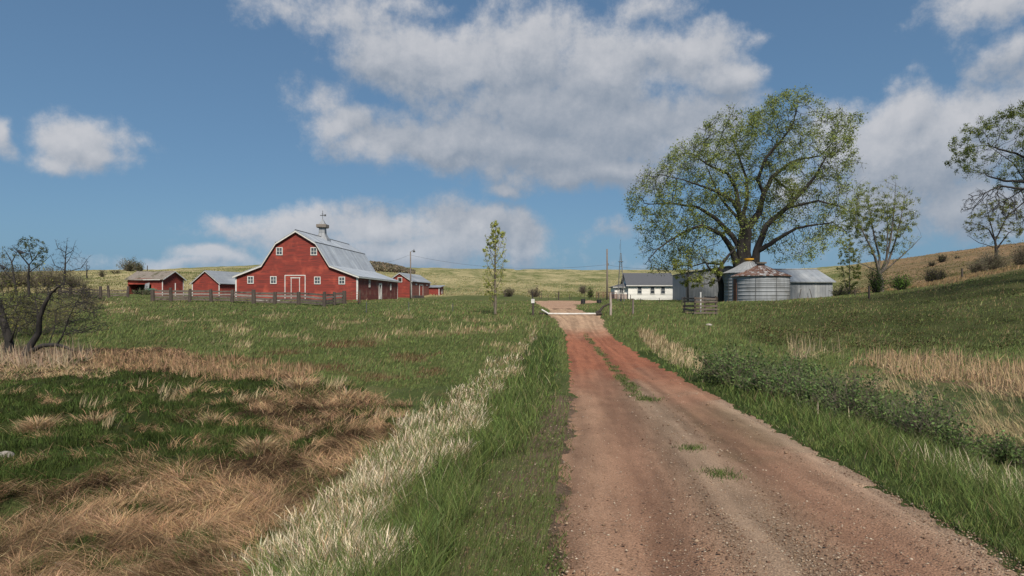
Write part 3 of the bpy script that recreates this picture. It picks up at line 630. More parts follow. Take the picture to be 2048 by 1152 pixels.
    g_ = fbm(x, y * .3, .06, 4, 430) + .45 * (fbm(x, y, .4, 3, 431) - .5); green = g_ > .545
    c = colvar((.345, .30, .165), n, .18, .05); c[green] = colvar((.15, .165, .06), green.sum(), .15, .05); rt = (u > 1690); c[rt] = colvar((.25, .18, .10), rt.sum(), .2, .05); rg = rt & (g_ > .56); c[rg] = colvar((.12, .11, .05), rg.sum(), .2)
    blades('prairie_grass', x, y, z - .02, RNG.uniform(.15, .42, n), y * .0013, RNG.uniform(-.9, .9, n), RNG.uniform(0, .4, n), RNG.uniform(.3, 1.0, n), c, 2, 'straw')
def stones():
    # loose gravel lying on the road
    n = 60000; x, y, _ = sample(n, 900, 2300, 3.3, 20, 1.3)
    k = (x > roadL(y) - 1.0) & (x < roadR(y) + .1); cr = (x - roadL(y)) / (roadR(y) - roadL(y))
    dens_ = .15 + .85 * np.exp(-((cr - .52) / .16) ** 2) + .7 * np.exp(-((cr - 1) / .1) ** 2) + .5 * np.exp(-((cr + .1) / .15) ** 2)
    k &= RNG.random(n) < dens_; x, y = pick(k, x, y); n = len(x); z = height(x, y)
    ico = np.array([(1,0,0),(-1,0,0),(0,1,0),(0,-1,0),(0,0,1),(0,0,-1)], float); T = np.array([(0,2,4),(2,1,4),(1,3,4),(3,0,4),(2,0,5),(1,2,5),(3,1,5),(0,3,5)])
    r = np.exp(RNG.normal(math.log(.0058), .42, n)).clip(.003, .022) * np.clip(y / 8, 1, 1.7)
    V = ico[None] * RNG.uniform(.6, 1.4, (n, 6, 1)) * r[:, None, None] * np.array((1.2, 1, .6)); a = RNG.uniform(0, 6.3, n); ca, sa = np.cos(a)[:, None], np.sin(a)[:, None]
    V = np.stack([V[:, :, 0] * ca - V[:, :, 1] * sa, V[:, :, 0] * sa + V[:, :, 1] * ca, V[:, :, 2]], 2) + np.stack([x, y, z + r * .2], 1)[:, None]
    pal = np.array([(.36, .27, .19), (.25, .16, .11), (.48, .40, .31), (.20, .125, .09), (.31, .215, .145)]); c = pal[RNG.integers(0, 5, n)] * RNG.uniform(.7, 1.2, (n, 1))
    tag(npmesh('loose_gravel', V.reshape(-1, 3), ((np.arange(n) * 6)[:, None, None] + T).reshape(-1, 3), M['straw'], col=np.repeat(c, 6, 0)), kind='stuff')
# ------------------------------------------------------------------ buildings
def window(parent, cx_, cz, w_, h_, face, off, nx=2, nz=2, fw=.10, name='window', axis='x', sill=True, glass='glass'):
    """face 'x': wall in the local xz plane at y=off looking to -y ; 'y': wall in the yz plane at x=off looking to +x"""
    def B(mb, a0, a1, d0, d1, z0, z1):
        if face == 'x': mb.box(a0, a1, off - d1, off - d0, z0, z1)
        else: mb.box(off + d0, off + d1, a0, a1, z0, z1)
    pn = MB(); B(pn, cx_ - w_/2 + fw*.6, cx_ + w_/2 - fw*.6, .005, .03, cz - h_/2 + fw*.6, cz + h_/2 - fw*.6)
    wo_ = pn.build(name, M[glass], parent)
    fr = MB(); B(fr, cx_ - w_/2, cx_ - w_/2 + fw, .004, .075, cz - h_/2, cz + h_/2); B(fr, cx_ + w_/2 - fw, cx_ + w_/2, .004, .075, cz - h_/2, cz + h_/2)
    B(fr, cx_ - w_/2 + fw, cx_ + w_/2 - fw, .006, .072, cz + h_/2 - fw, cz + h_/2); B(fr, cx_ - w_/2 + fw, cx_ + w_/2 - fw, .006, .085, cz - h_/2, cz - h_/2 + fw)
    iw = w_ - 2 * fw; ih = h_ - 2 * fw
    for k in range(1, nx): xx = cx_ - iw/2 + iw * k / nx; B(fr, xx - .025, xx + .025, .031, .060, cz - h_/2 + fw, cz + h_/2 - fw)
    for k in range(1, nz): zz = cz - ih/2 + ih * k / nz; B(fr, cx_ - iw/2, cx_ + iw/2, .033, .064, zz - .025, zz + .025)
    fr.build('window_frame', M['white'], wo_)
    return wo_
def roof_slab(mb, prof, y0, y1, th=.09):
    """thick folded sheet following an open x,z profile"""
    n = len(prof)
    for k in range(n - 1):
        (xa, za), (xb, zb) = prof[k], prof[k + 1]
        mb.add([(xa, y0, za), (xb, y0, zb), (xb, y1, zb), (xa, y1, za), (xa, y0, za - th), (xb, y0, zb - th), (xb, y1, zb - th), (xa, y1, za - th)],
               [(0, 1, 2, 3), (7, 6, 5, 4), (4, 5, 1, 0), (3, 2, 6, 7), (0, 3, 7, 4), (1, 5, 6, 2)])
    return mb
def trimline(mb, prof, y0, y1, wd_):
    """barge boards under a roof edge"""
    for k in range(len(prof) - 1):
        (xa, za), (xb, zb) = prof[k], prof[k + 1]
        mb.add([(xa, y0, za), (xb, y0, zb), (xb, y1, zb), (xa, y1, za), (xa, y0, za - wd_), (xb, y0, zb - wd_), (xb, y1, zb - wd_), (xa, y1, za - wd_)],
               [(0, 3, 2, 1), (7, 4, 5, 6), (4, 0, 1, 5), (3, 7, 6, 2), (0, 4, 7, 3), (1, 2, 6, 5)])
# the big gambrel barn
YB = 88.0; zB = EYE
b = thing('gambrel_barn', 'big red gambrel barn with grey metal roof, side lean-tos and a ventilator on the ridge', 'barn', (X(592.5, YB), YB, zB), R_(-3.5))
prof = [(-8.3, 3.12), (-4.5, 4.54), (-2.62, 7.42), (0, 9.0), (2.62, 7.42), (4.43, 4.50), (8.3, 3.06)]
LB = 22.4
wp = [(-8.05, -1.6)] + [(x_ * .972, z_ - .12) for x_, z_ in prof] + [(8.05, -1.6)]
wp[1] = (-8.05, 3.1); wp[-2] = (8.05, 3.02)
MB().prism(wp, 0, LB).build('wall', M['red'], b)
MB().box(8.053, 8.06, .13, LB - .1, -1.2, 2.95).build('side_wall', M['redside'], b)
rf = roof_slab(MB(), prof, -.35, LB + .35, .07).build('roof', M['roof'], b)
tr = MB(); trimline(tr, [(x_ , z_ - .075) for x_, z_ in prof], -.33, -.20, .20); tr.build('barge_board', M['white'], b)
MB().box(8.0, 8.30, -.2, LB + .2, 2.83, 2.98).build('fascia_board', M['white'], b)
r2 = MB(); r2.tube([(0, -.36, 9.02), (0, LB + .36, 9.02)], .07, 6); r2.tube([(2.62, -.36, 7.44), (2.62, LB + .36, 7.44)], .06, 6); r2.tube([(-2.62, -.36, 7.44), (-2.62, LB + .36, 7.44)], .06, 6); r2.build('ridge_cap', M['steel'], rf)
for xx in (-8.06, 8.06 - .17): MB().box(xx, xx + .18, -.03, .02, -.4, 2.98).build('corner_board', M['white'], b)
MB().box(8.062, 8.09, -.02, .14, -.4, 2.85).build('corner_board', M['white'], b); MB().box(8.062, 8.09, LB - .14, LB + .01, -.9, 2.85).build('corner_board', M['white'], b)
MB().box(-8.2, 8.18, -.10, LB + .1, -1.8, -.55).build('foundation', M['concrete'], b)
for cxx, czz in ((-6.02, 2.6), (-2.99, 2.58), (2.8, 2.52), (6.0, 2.5)): window(b, cxx, czz, .84, .98, 'x', 0)
window(b, -2.2, 6.29, .86, 1.02, 'x', 0); window(b, 2.33, 6.27, .86, 1.02, 'x', 0)
db = MB(); db.box(-1.51, -1.41, -.05, -.004, -.2, 3.22); db.box(1.14, 1.24, -.05, -.004, -.2, 3.22); db.box(-1.41, 1.14, -.053, -.004, 3.12, 3.23)
dr = MB().box(-1.405, 1.135, -.03, -.003, -.2, 3.11).build('sliding_door', M['red'], b); db.build('door_frame', M['white'], dr)
di = MB(); di.box(-.68, -.60, -.07, -.031, -.2, 2.80); di.box(.42, .50, -.07, -.031, -.2, 2.80); di.box(-.74, .56, -.075, -.031, 2.80, 2.92)
dd = MB().box(-.598, .418, -.045, -.0315, -.2, 2.79).build('walk_door', M['red'], b); di.build('door_frame', M['white'], dd)
window(b, 5.49, 2.25, .62, 1.05, 'y', 8.06, 1, 2); window(b, 17.6, 2.0, .55, 1.0, 'y', 8.06, 1, 2)
sdm = MB().box(8.063, 8.09, 10.6, 12.0, -.15, 2.35).build('side_door', M['dark'], b)
sf = MB()
for a0, a1 in ((10.5, 10.68), (11.92, 12.1)): sf.box(8.064, 8.14, a0, a1, -.2, 2.4)
sf.box(8.066, 8.135, 10.68, 11.92, 2.2, 2.42); sf.box(8.066, 8.135, 10.68, 11.92, -.15, .03); sf.bar((8.12, 10.75, .0), (8.12, 11.85, 2.2), .16, .04, up=(1, 0, 0)); sf.bar((8.125, 11.2, .02), (8.125, 11.8, 1.2), .10, .04, up=(1, 0, 0))
sf.build('door_frame', M['white'], sdm)
MB().box(8.1, 8.7, 10.7, 12.0, -.55, -.25).build('door_step', M['postwood'], b)
cu = MB(); yc = 10.1
def sq(mb, zs, ws, yc=yc, n=4):
    for k in range(len(zs) - 1):
        a, c_ = ws[k] / 2, ws[k + 1] / 2
        mb.add([(-a, yc - a, zs[k]), (a, yc - a, zs[k]), (a, yc + a, zs[k]), (-a, yc + a, zs[k]), (-c_, yc - c_, zs[k+1]), (c_, yc - c_, zs[k+1]), (c_, yc + c_, zs[k+1]), (-c_, yc + c_, zs[k+1])],
               [(0, 1, 5, 4), (1, 2, 6, 5), (2, 3, 7, 6), (3, 0, 4, 7)] + ([(4, 5, 6, 7)] if k == len(zs) - 2 else []))
sq(cu, [8.15, 8.75, 9.1, 9.55, 10.35], [2.05, 1.75, 1.25, .86, .80]); cup = cu.build('ventilator', M['tin'], b)
c2 = MB(); sq(c2, [10.32, 10.42, 10.82, 10.86], [1.2, 1.42, 1.42, 1.1]); c2.build('ventilator_band', M['rust'] if 0 else M['shingle'], cup)
c3 = MB(); sq(c3, [10.86, 11.1, 11.65], [.86, .62, .04]); c3.build('ventilator_cap', M['tin'], cup)
c4 = MB(); c4.tube([(0, yc, 11.6), (0, yc, 12.85)], .035, 6); c4.box(-.38, .42, yc - .03, yc + .03, 12.1, 12.2); c4.box(.25, .5, yc - .03, yc + .03, 12.02, 12.3); c4.box(-.031, .031, yc - .3, yc + .3, 12.33, 12.38)
c4.build('weathervane', M['steel'], cup)
# small gable sheds
def gable_shed(root, w_, l_, he, hr, wall, roofm, over=.25, trim=True, zb=-1.2, th=.08):
    MB().prism([(-w_/2, zb), (-w_/2, he - .05), (0, hr - .1), (w_/2, he - .05), (w_/2, zb)], 0, l_).build('wall', wall, root)
    k = (hr - he) / (w_ / 2); pr = [(-w_/2 - over, he - k * over), (0, hr), (w_/2 + over, he - k * over)]
    r = roof_slab(MB(), pr, -over, l_ + over, th).build('roof', roofm, root)
    if trim:
        tr = MB(); trimline(tr, [(a, c - th - .002) for a, c in pr], -over + .02, -over + .09, .12); tr.build('barge_board', M['white'], root)
    return r
# old weathered shed (long side towards us, gable to the right)
y1 = 105.0; x0, _, z0 = PX(326, 592, y1); z0 = EYE + (600 - 590) / F * y1
s1 = thing('old_shed', 'sagging small red shed with patchy shingle roof and an open front, farthest left', 'shed', (x0, y1, z0), R_(80))
# local: gable wall along +x from the near corner, long wall along +y going back-left
def shed_old(root):
    w_, l_ = 4.9, 6.1; he, hr = 2.6, 3.75
    wl = MB(); wl.add([(0, 0, -1.5), (w_, 0, -1.5), (w_, 0, he), (w_/2, 0, hr), (0, 0, he), (0, .1, -1.5), (w_, .1, -1.5), (w_, .1, he), (w_/2, .1, hr), (0, .1, he)], [(0,1,2,3,4), (9,8,7,6,5), (0,5,6,1), (1,6,7,2), (2,7,8,3), (3,8,9,4), (4,9,5,0)])
    wl.box(0, .1, .1, 2.0, -1.5, he - .02); wl.box(0.002, .1, 2.0, l_, he - .95, he - .02); wl.box(w_ - .1, w_, .1, l_, -1.5, he - .02); wl.box(0, w_, l_ - .1, l_, -1.5, he - .02)
    wl.build('wall', M['red'], root)
    MB().box(.3, w_ - .3, .3, l_ - .3, -1.4, he - .3).build('interior', M['dark'], root) if 0 else MB().box(1.8, 1.9, .3, l_ - .3, -1.4, he - .3).build('interior_shade_sheet', M['dark'], root)  # near-black sheet stands in for the shade inside the open front
    pr = [(-.35, he - .16), (w_/2, hr + .06), (w_ + .35, he - .16)]; seg = 9
    mb = MB()
    for k in range(seg):
        a0 = -.3 + (l_ + .6) * k / seg; a1 = -.3 + (l_ + .6) * (k + 1) / seg; sg = lambda a: -.10 * math.sin(math.pi * (a + .3) / (l_ + .6))
        for (p0, p1) in ((pr[0], pr[1]), (pr[1], pr[2])):
            for q in range(4):
                f0, f1 = q / 4, (q + 1) / 4; xa = p0[0] + (p1[0]-p0[0]) * f0; xb = p0[0] + (p1[0]-p0[0]) * f1; za = p0[1] + (p1[1]-p0[1]) * f0; zb = p0[1] + (p1[1]-p0[1]) * f1
                dz = RNG.uniform(0, .05)
                mb.add([(xa, a0, za+sg(a0)+dz), (xb, a0, zb+sg(a0)+dz), (xb, a1, zb+sg(a1)+dz), (xa, a1, za+sg(a1)+dz), (xa, a0, za+sg(a0)-.08), (xb, a0, zb+sg(a0)-.08), (xb, a1, zb+sg(a1)-.08), (xa, a1, za+sg(a1)-.08)],
                       [(0,1,2,3),(7,6,5,4),(4,5,1,0),(3,2,6,7),(0,3,7,4),(1,5,6,2)])
    mb.build('roof', M['shingle'], root)
    MB().box(-.03, .0, 0, .14, -1.2, he - .15).build('corner_board', M['white'], root); MB().box(w_ - .14, w_ + .02, -.03, 0, -1.2, he - .1).build('corner_board', M['white'], root)
    tr = MB(); tr.bar((-.34, -.31, he - .24), (w_/2, -.31, hr - .02), .04, .14, up=(0, 0, 1)); tr.bar((w_ + .34, -.31, he - .24), (w_/2, -.31, hr - .02), .04, .14); tr.build('barge_board', M['white'], root)
    MB().box(-.36, -.32, .2, 3.2, he - .30, he - .20).build('gutter_board', M['white'], root)
    MB().box(-.03, -.004, 2.35, 2.5, .0, he - .9).build('post', M['white'], root)
    p_ = MB(); p_.add([(-.25, 2.1, 1.9), (-.1, 3.0, 1.75), (-.45, 2.9, .1), (-.5, 2.2, .2), (-.2, 2.1, 1.88), (-.05, 3.0, 1.73), (-.4, 2.9, .08), (-.45, 2.2, .18)], [(0,1,2,3),(7,6,5,4),(0,4,5,1),(1,5,6,2),(2,6,7,3),(3,7,4,0)]); p_.build('hanging_sheet', M['tin'], root)
shed_old(s1)
sp = MB().box(-.05, .05, -.05, .05, -.6, 1.9).build('white_post', M['white']); sp.location = (X(351, 99), 99, EYE + .55); tag(sp, 'slim white upright post in front of the old red shed', 'post')
# farm machine peeking from the open shed
fm = thing('farm_implement', 'small green farm implement parked in the open front of the old shed', 'implement', (X(297, 102), 102, EYE + .75), R_(-35))
mb = MB(); mb.bar((-.8, 0, .55), (.8, 0, .6), .1); mb.bar((-.7, 0, .5), (-.7, .9, .9), .08); mb.bar((.7, 0, .5), (.7, .9, .9), .08); mb.box(-.5, .5, .1, .7, .6, 1.0); mb.build('frame', streak_mat('green_paint', (.05, .16, .09), (.12, .2, .15), None, (1,1,1), 4, .6), fm)
for sx_ in (-.75, .75):
    wv = MB(); wv.tube([(sx_ - .06, 0, .38), (sx_ + .06, 0, .38)], .38, 14); wv.build('wheel', M['black'], fm)
# second shed
y2 = 102.0; s2 = thing('red_shed', 'small red gable shed with clean metal roof beside the big barn', 'shed', (X(411.5, y2), y2, EYE + (600 - 590.6) / F * y2), R_(-14))
gable_shed(s2, 4.75, 12, 1.95, 3.75, M['red'], M['roof2'])
for xx in (-2.38, 2.26): MB().box(xx, xx + .15, -.04, -.003, -.6, 1.9).build('corner_board', M['white'], s2)
MB().box(2.378, 2.40, 4.3, 4.42, -.5, 1.8).build('corner_board', M['white'], s2)
# shed right of the barn
y3 = 125.0; s3 = thing('red_shed', 'red gable shed with a small loft window right of the big barn', 'shed', (X(799.5, y3), y3, EYE + .45), R_(-9))
gable_shed(s3, 4.4, 12.5, 3.15, 4.6, M['red'], M['roof2'], zb=-1.0)
w3 = window(s3, .05, 3.25, .85, .9, 'x', 0, 1, 1, glass='dark')
MB().box(2.203, 2.21, .1, 12.4, -.8, 3.0).build('side_wall', M['pink'], s3)
MB().box(2.06, 2.24, -.03, -.003, -.3, 3.0).build('corner_board', M['white'], s3); MB().box(2.213, 2.24, 0, .3, -.3, 2.95).build('corner_board', M['white'], s3); MB().box(2.213, 2.24, 12.2, 12.45, -.3, 2.95).build('corner_board', M['white'], s3)
d3 = MB().box(2.213, 2.235, 5.2, 7.2, -.2, 2.35).build('door', M['red'], s3); q = MB(); q.box(2.214, 2.27, 4.95, 5.2, -.2, 2.5); q.box(2.214, 2.27, 7.2, 7.35, -.2, 2.5); q.box(2.214, 2.268, 5.2, 7.2, 2.36, 2.5); q.build('door_frame', M['white'], d3)
for a in (2.6, 9.6): MB().box(2.214, 2.25, a, a + .9, 2.35, 2.6).build('vent', M['white'], s3)
st_ = MB(); [st_.bar((0, k * .05, k * .16), (2.2, k * .03 + .05, k * .16 + .03), .16, .14, j=.02) for k in range(3)]; so_ = st_.build('lumber_pile', M['postwood']); so_.location = (X(823, 120), 120, H(X(823, 120), 120) + .25); tag(so_, 'low stack of dark lumber beside the loft-windowed red shed', 'lumber pile')
for k, (uu, lb) in enumerate(((831.5, 'left one of two black tyres lying by the red shed wall'), (838, 'right one of two black tyres lying by the red shed wall'))):
    ty = MB(); ty.tube([(0, -.12, 0), (0, .12, 0)], .38, 16, cap=False); ty.tube([(0, -.1, 0), (0, .1, 0)], .2, 12)
    to = ty.build('tyre', M['black']); to.location = (X(uu, 119), 119, H(X(uu, 119), 119) + .40); tag(to, lb, 'tyre', 'tyres by the shed')
# low mono-pitch shed
y4 = 136.0; s4 = thing('lean_shed', 'lowest red shed with a single-pitch metal roof, right end of the row', 'shed', (X(878.5, y4), y4, EYE + .55), R_(-5))
MB().add([(-3.4,0,-.8),(0,0,-.8),(0,0,1.95),(-3.4,0,1.95),(-3.4,4.5,-.8),(0,4.5,-.8),(0,4.5,2.35),(-3.4,4.5,2.35)], [(0,1,2,3),(1,5,6,2),(5,4,7,6),(4,0,3,7),(3,2,6,7),(0,4,5,1)]).build('wall', M['red'], s4)
MB().bar((-1.75, -.3, 1.98), (-1.75, 4.9, 2.45), 4.1, .09).build('roof', M['roof2'], s4)
MB().box(-.12, .03, -.03, -.003, -.4, 1.9).build('corner_board', M['white'], s4); window(s4, 2.6, 1.2, .8, .9, 'y', 0.002, 1, 1)
# white farmhouse
yh = 120.0; mh = yh / F; hx0 = X(1256.4, yh); hz = EYE
h = thing('farmhouse', 'low white clapboard farmhouse with grey asphalt roof and side porch', 'house', (hx0, yh, hz))
LH = 8.0; dpt = 6.2
MB().prism([(0, -.6), (0, 2.55), (LH, 2.55), (LH, -.6)], 0, dpt).build('wall', M['clap'], h)
rf = MB(); rf.add([(-.4, -.35, 2.5), (LH + .28, -.35, 2.5), (LH + .28, dpt / 2, 4.75), (-.4, dpt / 2, 4.75), (-.4, dpt + .35, 2.5), (LH + .28, dpt + .35, 2.5), (-.4, -.35, 2.62), (LH + .28, -.35, 2.62), (LH + .28, dpt / 2, 4.87), (-.4, dpt / 2, 4.87), (-.4, dpt + .35, 2.62), (LH + .28, dpt + .35, 2.62)],
       [(0,1,7,6),(6,7,8,9),(9,8,11,10),(10,11,5,4),(0,3,2,1),(3,4,5,2),(0,6,9,3),(3,9,10,4),(1,2,8,7),(2,5,11,8)]); rf.build('roof', M['asphalt'], h)
MB().box(-.42, LH + .30, -.40, -.353, 2.44, 2.60).build('fascia_board', M['white'], h)
for gx0, gx1 in ((0, .06), (LH - .06, LH)): MB().add([(gx0, .05, 2.5), (gx0, dpt/2, 4.72), (gx0, dpt-.05, 2.5), (gx1, .05, 2.5), (gx1, dpt/2, 4.72), (gx1, dpt-.05, 2.5)], [(0,1,2),(5,4,3),(0,3,4,1),(1,4,5,2),(0,2,5,3)]).build('gable', M['clap'], h)
for wx_ in (2.0, 4.25, 6.1): window(h, wx_, 1.72, .84, 1.32, 'x', 0, 1, 2, .09)
MB().box(1.9, 2.6, -.02, -.004, -.05, .1).build('basement_vent', M['dark'], h)
pc = MB(); pc.box(-2.3, -.004, .6, dpt - .6, -.6, 1.05); pch = pc.build('porch_base', M['beige'], h)
MB().box(-2.28, -.006, .62, dpt - .62, 1.052, 2.3).build('porch_wall', M['clap'], h); window(h, -1.15, 1.6, .72, .9, 'x', .615, 2, 1, .08)
pr_ = MB(); pr_.add([(-2.65, .25, 2.25), (-.405, .25, 2.35), (-.405, dpt - .3, 2.35), (-2.65, dpt - .3, 2.25), (-.405, 1.6, 2.98), (-.405, dpt - 1.6, 2.98), (-2.65, .25, 2.35), (-2.65, dpt - .3, 2.35)], [(0,1,2,3),(0,6,4,1),(6,7,5,4),(3,2,5,7),(0,3,7,6)]); pr_.build('porch_roof', M['asphalt'], h)
MB().box(-2.66, -.42, .2, .246, 2.2, 2.32).build('porch_fascia', M['white'], h)
dk = thing('wooden_deck', 'brown wooden deck with railing beside the white farmhouse porch', 'deck', (X(1192, 118), 118, EYE))
mb = MB(); mb.box(0, 3.6, 0, 2.5, .1, .28); mb.build('platform', M['deck'], dk)
for k in range(4): MB().bar((k * 1.15 + .08, .1, -.5), (k * 1.15 + .08, .1, 1.35), .10).build('post', M['deck'], dk)
mb = MB(); mb.bar((.05, .1, 1.35), (3.5, .1, 1.35), .10, .07); mb.bar((.05, .1, .9), (3.5, .1, .9), .06, .05); mb.bar((.05, .1, .5), (3.5, .1, .5), .06, .05)
for k in range(22): mb.bar((.1 + k * .155, .1, .5), (.1 + k * .155, .1, 1.32), .035)
mb.build('railing', M['deck'], dk); MB().add([(-1.0, .2, -.15), (0, .2, .25), (0, 1.4, .25), (-1.0, 1.4, -.15), (-1.0, .2, -.5), (0, .2, -.5), (0, 1.4, -.5), (-1, 1.4, -.5)], [(0,1,2,3),(0,4,5,1),(0,3,7,4),(3,2,6,7)]).build('steps', M['deck'], dk)
# machine sheds behind the bins
ya = 102.0; sa = thing('metal_shed', 'long low metal shed with wide pitched roof behind the grain bins', 'shed', (X(1488, ya), ya, EYE))
LA = X(1665, ya) - X(1488, ya)
MB().box(0, LA, 0, 9, -1.2, 2.62).build('wall', M['tin'], sa)
rf = MB(); rf.add([(-.2, -.35, 2.62), (LA + .38, -.35, 2.62), (LA - .1, 5.0, 4.68), (-.2, 5.0, 4.68), (-.2, -.35, 2.76), (LA + .38, -.35, 2.76), (LA - .1, 5.0, 4.80), (-.2, 5.0, 4.80), (LA + .38, 10, 2.62), (-.2, 10, 2.62), (LA + .38, 10, 2.76), (-.2, 10, 2.76)],
      [(0,3,2,1),(0,1,5,4),(4,5,6,7),(7,6,10,11),(1,2,6,5),(2,8,10,6),(3,9,8,2),(0,4,7,3),(3,7,11,9)]); rf.build('roof', M['roof2'], sa)
MB().tube([(-.2, 5.0, 4.84), (LA - .1, 5.0, 4.84)], .09, 6).build('ridge_cap', M['steel'], sa)
for (a, c_) in ((2.1, 2.6), (4.3, 3.9)):
    q = MB().bar((0, 0, 0), ((c_ - a) , .15, 1.75), .09, .05).build('leaning_board', M['postwood']); q.location = (X(1597 if a < 3 else 1626, 101.2), 101.3, EYE - .1); tag(q, 'thin dark board leaning right against the long metal shed' if a < 3 else 'thin dark board leaning left against the long metal shed', 'board')
yb_ = 97.0; sb_ = thing('tall_metal_shed', 'tall grey corrugated metal shed between farmhouse and grain bins', 'shed', (X(1373, yb_), yb_, EYE), R_(-4))
MB().prism([(0, -1.2), (0, 3.9), (5.8, 4.7), (11.5, 3.9), (11.5, -1.2)], 0, 12).build('wall', M['tin'], sb_)
MB().box(-.004, -.02, .2, 11.8, -1, 3.85).build('side_wall', M['tin_y'], sb_)
roof_slab(MB(), [(-.3, 3.92), (5.8, 4.85), (11.8, 3.95)], -.25, 12.3, .08).build('roof', M['roof2'], sb_)
MB().box(-.07, .12, -.04, -.004, -1, 3.9).build('corner_board', M['steel'], sb_)
if 0: wing = MB().box(-2.0, -.03, 4.5, 11, -1.2, 2.9); wing.add([(-2.25, 4.3, 2.9), (-.03, 4.3, 3.75), (-.03, 11.3, 3.75), (-2.25, 11.3, 2.9), (-2.25, 4.3, 3.02), (-.03, 4.3, 3.87), (-.03, 11.3, 3.87), (-2.25, 11.3, 3.02)], [(0,3,2,1),(4,5,6,7),(0,1,5,4),(3,0,4,7),(2,3,7,6)]); wing.build('lean_to', M['tin_y'], sb_)
# grain bins
def bin_(label, u, y, v_base, r, hw, hr_, rm, capm, rings, rusty):
    cxp = X(u, y); rt = thing('grain_bin', label, 'grain bin', (cxp, y, EYE - (v_base - 600) / F * y))
    pf = [(r, -.8)]
    for k in range(rings):
        z0_ = hw * k / rings; z1_ = hw * (k + 1) / rings; pf += [(r, z0_ + .02), (r - .018, z0_ + .25 * (z1_ - z0_)), (r + .004, (z0_ + z1_) / 2), (r - .018, z0_ + .75 * (z1_ - z0_)), (r, z1_ - .02), (r + .022, z1_ - .012), (r + .022, z1_ + .008)]
    MB().lathe(pf, 56).build('wall', M['binwall'], rt, True)
    rr_ = MB().lathe([(r + .16, hw - .04), (r + .18, hw + .02), (r * .62, hw + (hr_) * .42), (.45, hw + hr_)], 28); ro = rr_.build('roof', rm, rt)
    sm = MB()
    for k in range(28):
        a = 2 * math.pi * k / 28; sm.bar(((r + .16) * math.cos(a), (r + .16) * math.sin(a), hw + .04), (r * .62 * math.cos(a), r * .62 * math.sin(a), hw + hr_ * .42 + .03), .05, .06); sm.bar((r * .62 * math.cos(a), r * .62 * math.sin(a), hw + hr_ * .42 + .03), (.45 * math.cos(a), .45 * math.sin(a), hw + hr_ + .02), .05, .06)
    sm.build('roof_seam', rm, ro)
    MB().lathe([(.42, hw + hr_ - .02), (.42, hw + hr_ + .22), (.60, hw + hr_ + .24), (.62, hw + hr_ + .40), (.0, hw + hr_ + .42)], 24).build('cap', capm, rt)
    for k in range(5):
        v_ = MB(); a = -math.pi / 2 + (k - 2) * .72 + .2; v_.box((r + .01) * math.cos(a) - .02, (r + .01) * math.cos(a) + .02, (r + .01) * math.sin(a) - .02, (r + .01) * math.sin(a) + .02, -.2 + .3 * (k % 2), hw - .1)
        v_.build('seam', M['steel'], rt)
    return rt
b1 = bin_('nearer squat grain bin with a rust-streaked conical roof', 1521.5, 75, 604.5, 3.0, 2.82, 1.18, M['binroof'], M['shingle'], 7, 1)
a = math.radians(180 + 8); q = MB(); q.box(-.06, .06, -.35, .35, .0, 2.55); o_ = q.build('door', M['rust'], b1); o_.location = (3.0 * math.cos(a) * 0.99, 3.0 * math.sin(a) * .99, 0); o_.rotation_euler = (0, 0, a)
o_['label'] = 'rusty full-height door panel'
b2 = bin_('farther, taller grain bin with clean cone roof and yellow cap', 1497.5, 84, 603.5, 2.92, 3.5, 1.42, M['binroof2'], M['orange'], 9, 0)
# ------------------------------------------------------------------ poles, tower, wires
def pole(name, label, cat, u, y, vtop, vbase, r0, r1, m_, group=None):
    x_ = X(u, y); zt = EYE + (600 - vtop) / F * y; zb_ = H(x_, y) - .4
    rt = thing(name, label, cat, (x_, y, 0), 0, group); MB().tube([(0, 0, zb_), (.02, 0, (zb_ + zt) / 2), (0, 0, zt)], [r0, (r0 + r1) / 2, r1], 10).build('shaft', m_, rt, True); return rt, zt
yl = 112.0; lp, zt = pole('yard_light_pole', 'tall thin wooden pole carrying a yard light right of the barn', 'light pole', 821, yl, 503, 596, .14, .09, M['greypole'])
q = MB(); q.tube([(0, 0, zt - .2), (.25, -.05, zt + .12), (.55, -.08, zt + .20)], .03, 6); arm = q.build('lamp_arm', M['steel'], lp)
MB().lathe([(.0, .16), (.10, .14), (.13, 0), (.24, -.10), (.20, -.22), (0, -.28)], 14).build('lamp_head', M['steel'], lp).location = (.58, -.08, zt + .12)
MB().tube([(.58, -.08, zt + .25), (.58, -.08, zt + .42)], .04, 6).build('photocell', M['steel'], lp)
p1, zt1 = pole('utility_pole', 'bare upright wooden pole beside the farmhouse deck', 'pole', 1214, 95, 498, 604, .13, .10, M['greypole'])
MB().box(.08, .22, -.08, .08, zt1 - 2.3, zt1 - 2.0).build('insulator', M['steel'], p1)
p2, zt2 = pole('utility_pole', 'thin dark leaning pole in front of the tall metal shed', 'pole', 1376, 88, 512, 600, .10, .06, M['bark'])
def wire(name, a, b_, sag, label):
    a = np.array(a); b_ = np.array(b_); pts = [a + (b_ - a) * t_ - np.array((0, 0, 4 * sag * t_ * (1 - t_))) for t_ in np.linspace(0, 1, 25)]
    tag(MB().tube(pts, .014, 4).build(name, M['steel']), label, 'power line')
wire('power_line', (X(820, yl), yl, zt - .5), (X(745, 100), 100, EYE + (600 - 527) / F * 100), .35, 'thin wire sagging from the light pole to the barn roof')
wire('power_line', (X(822, yl), yl, zt - .6), (X(1213, 95), 95, zt1 - 2.2), 1.2, 'long thin wire from the light pole to the bare wooden pole')
wire('power_line', (X(1215, 95), 95, zt1 - 2.2), (X(1376, 88), 88, zt2 - 1.2), .5, 'thin wire running above the farmhouse roof')
yw = 88.0; bx, bz_ = X(1241.5, yw), EYE - .85; wm = thing('windmill_tower', 'slender lattice windmill tower without its wheel beside the porch', 'tower', (bx, yw, bz_))
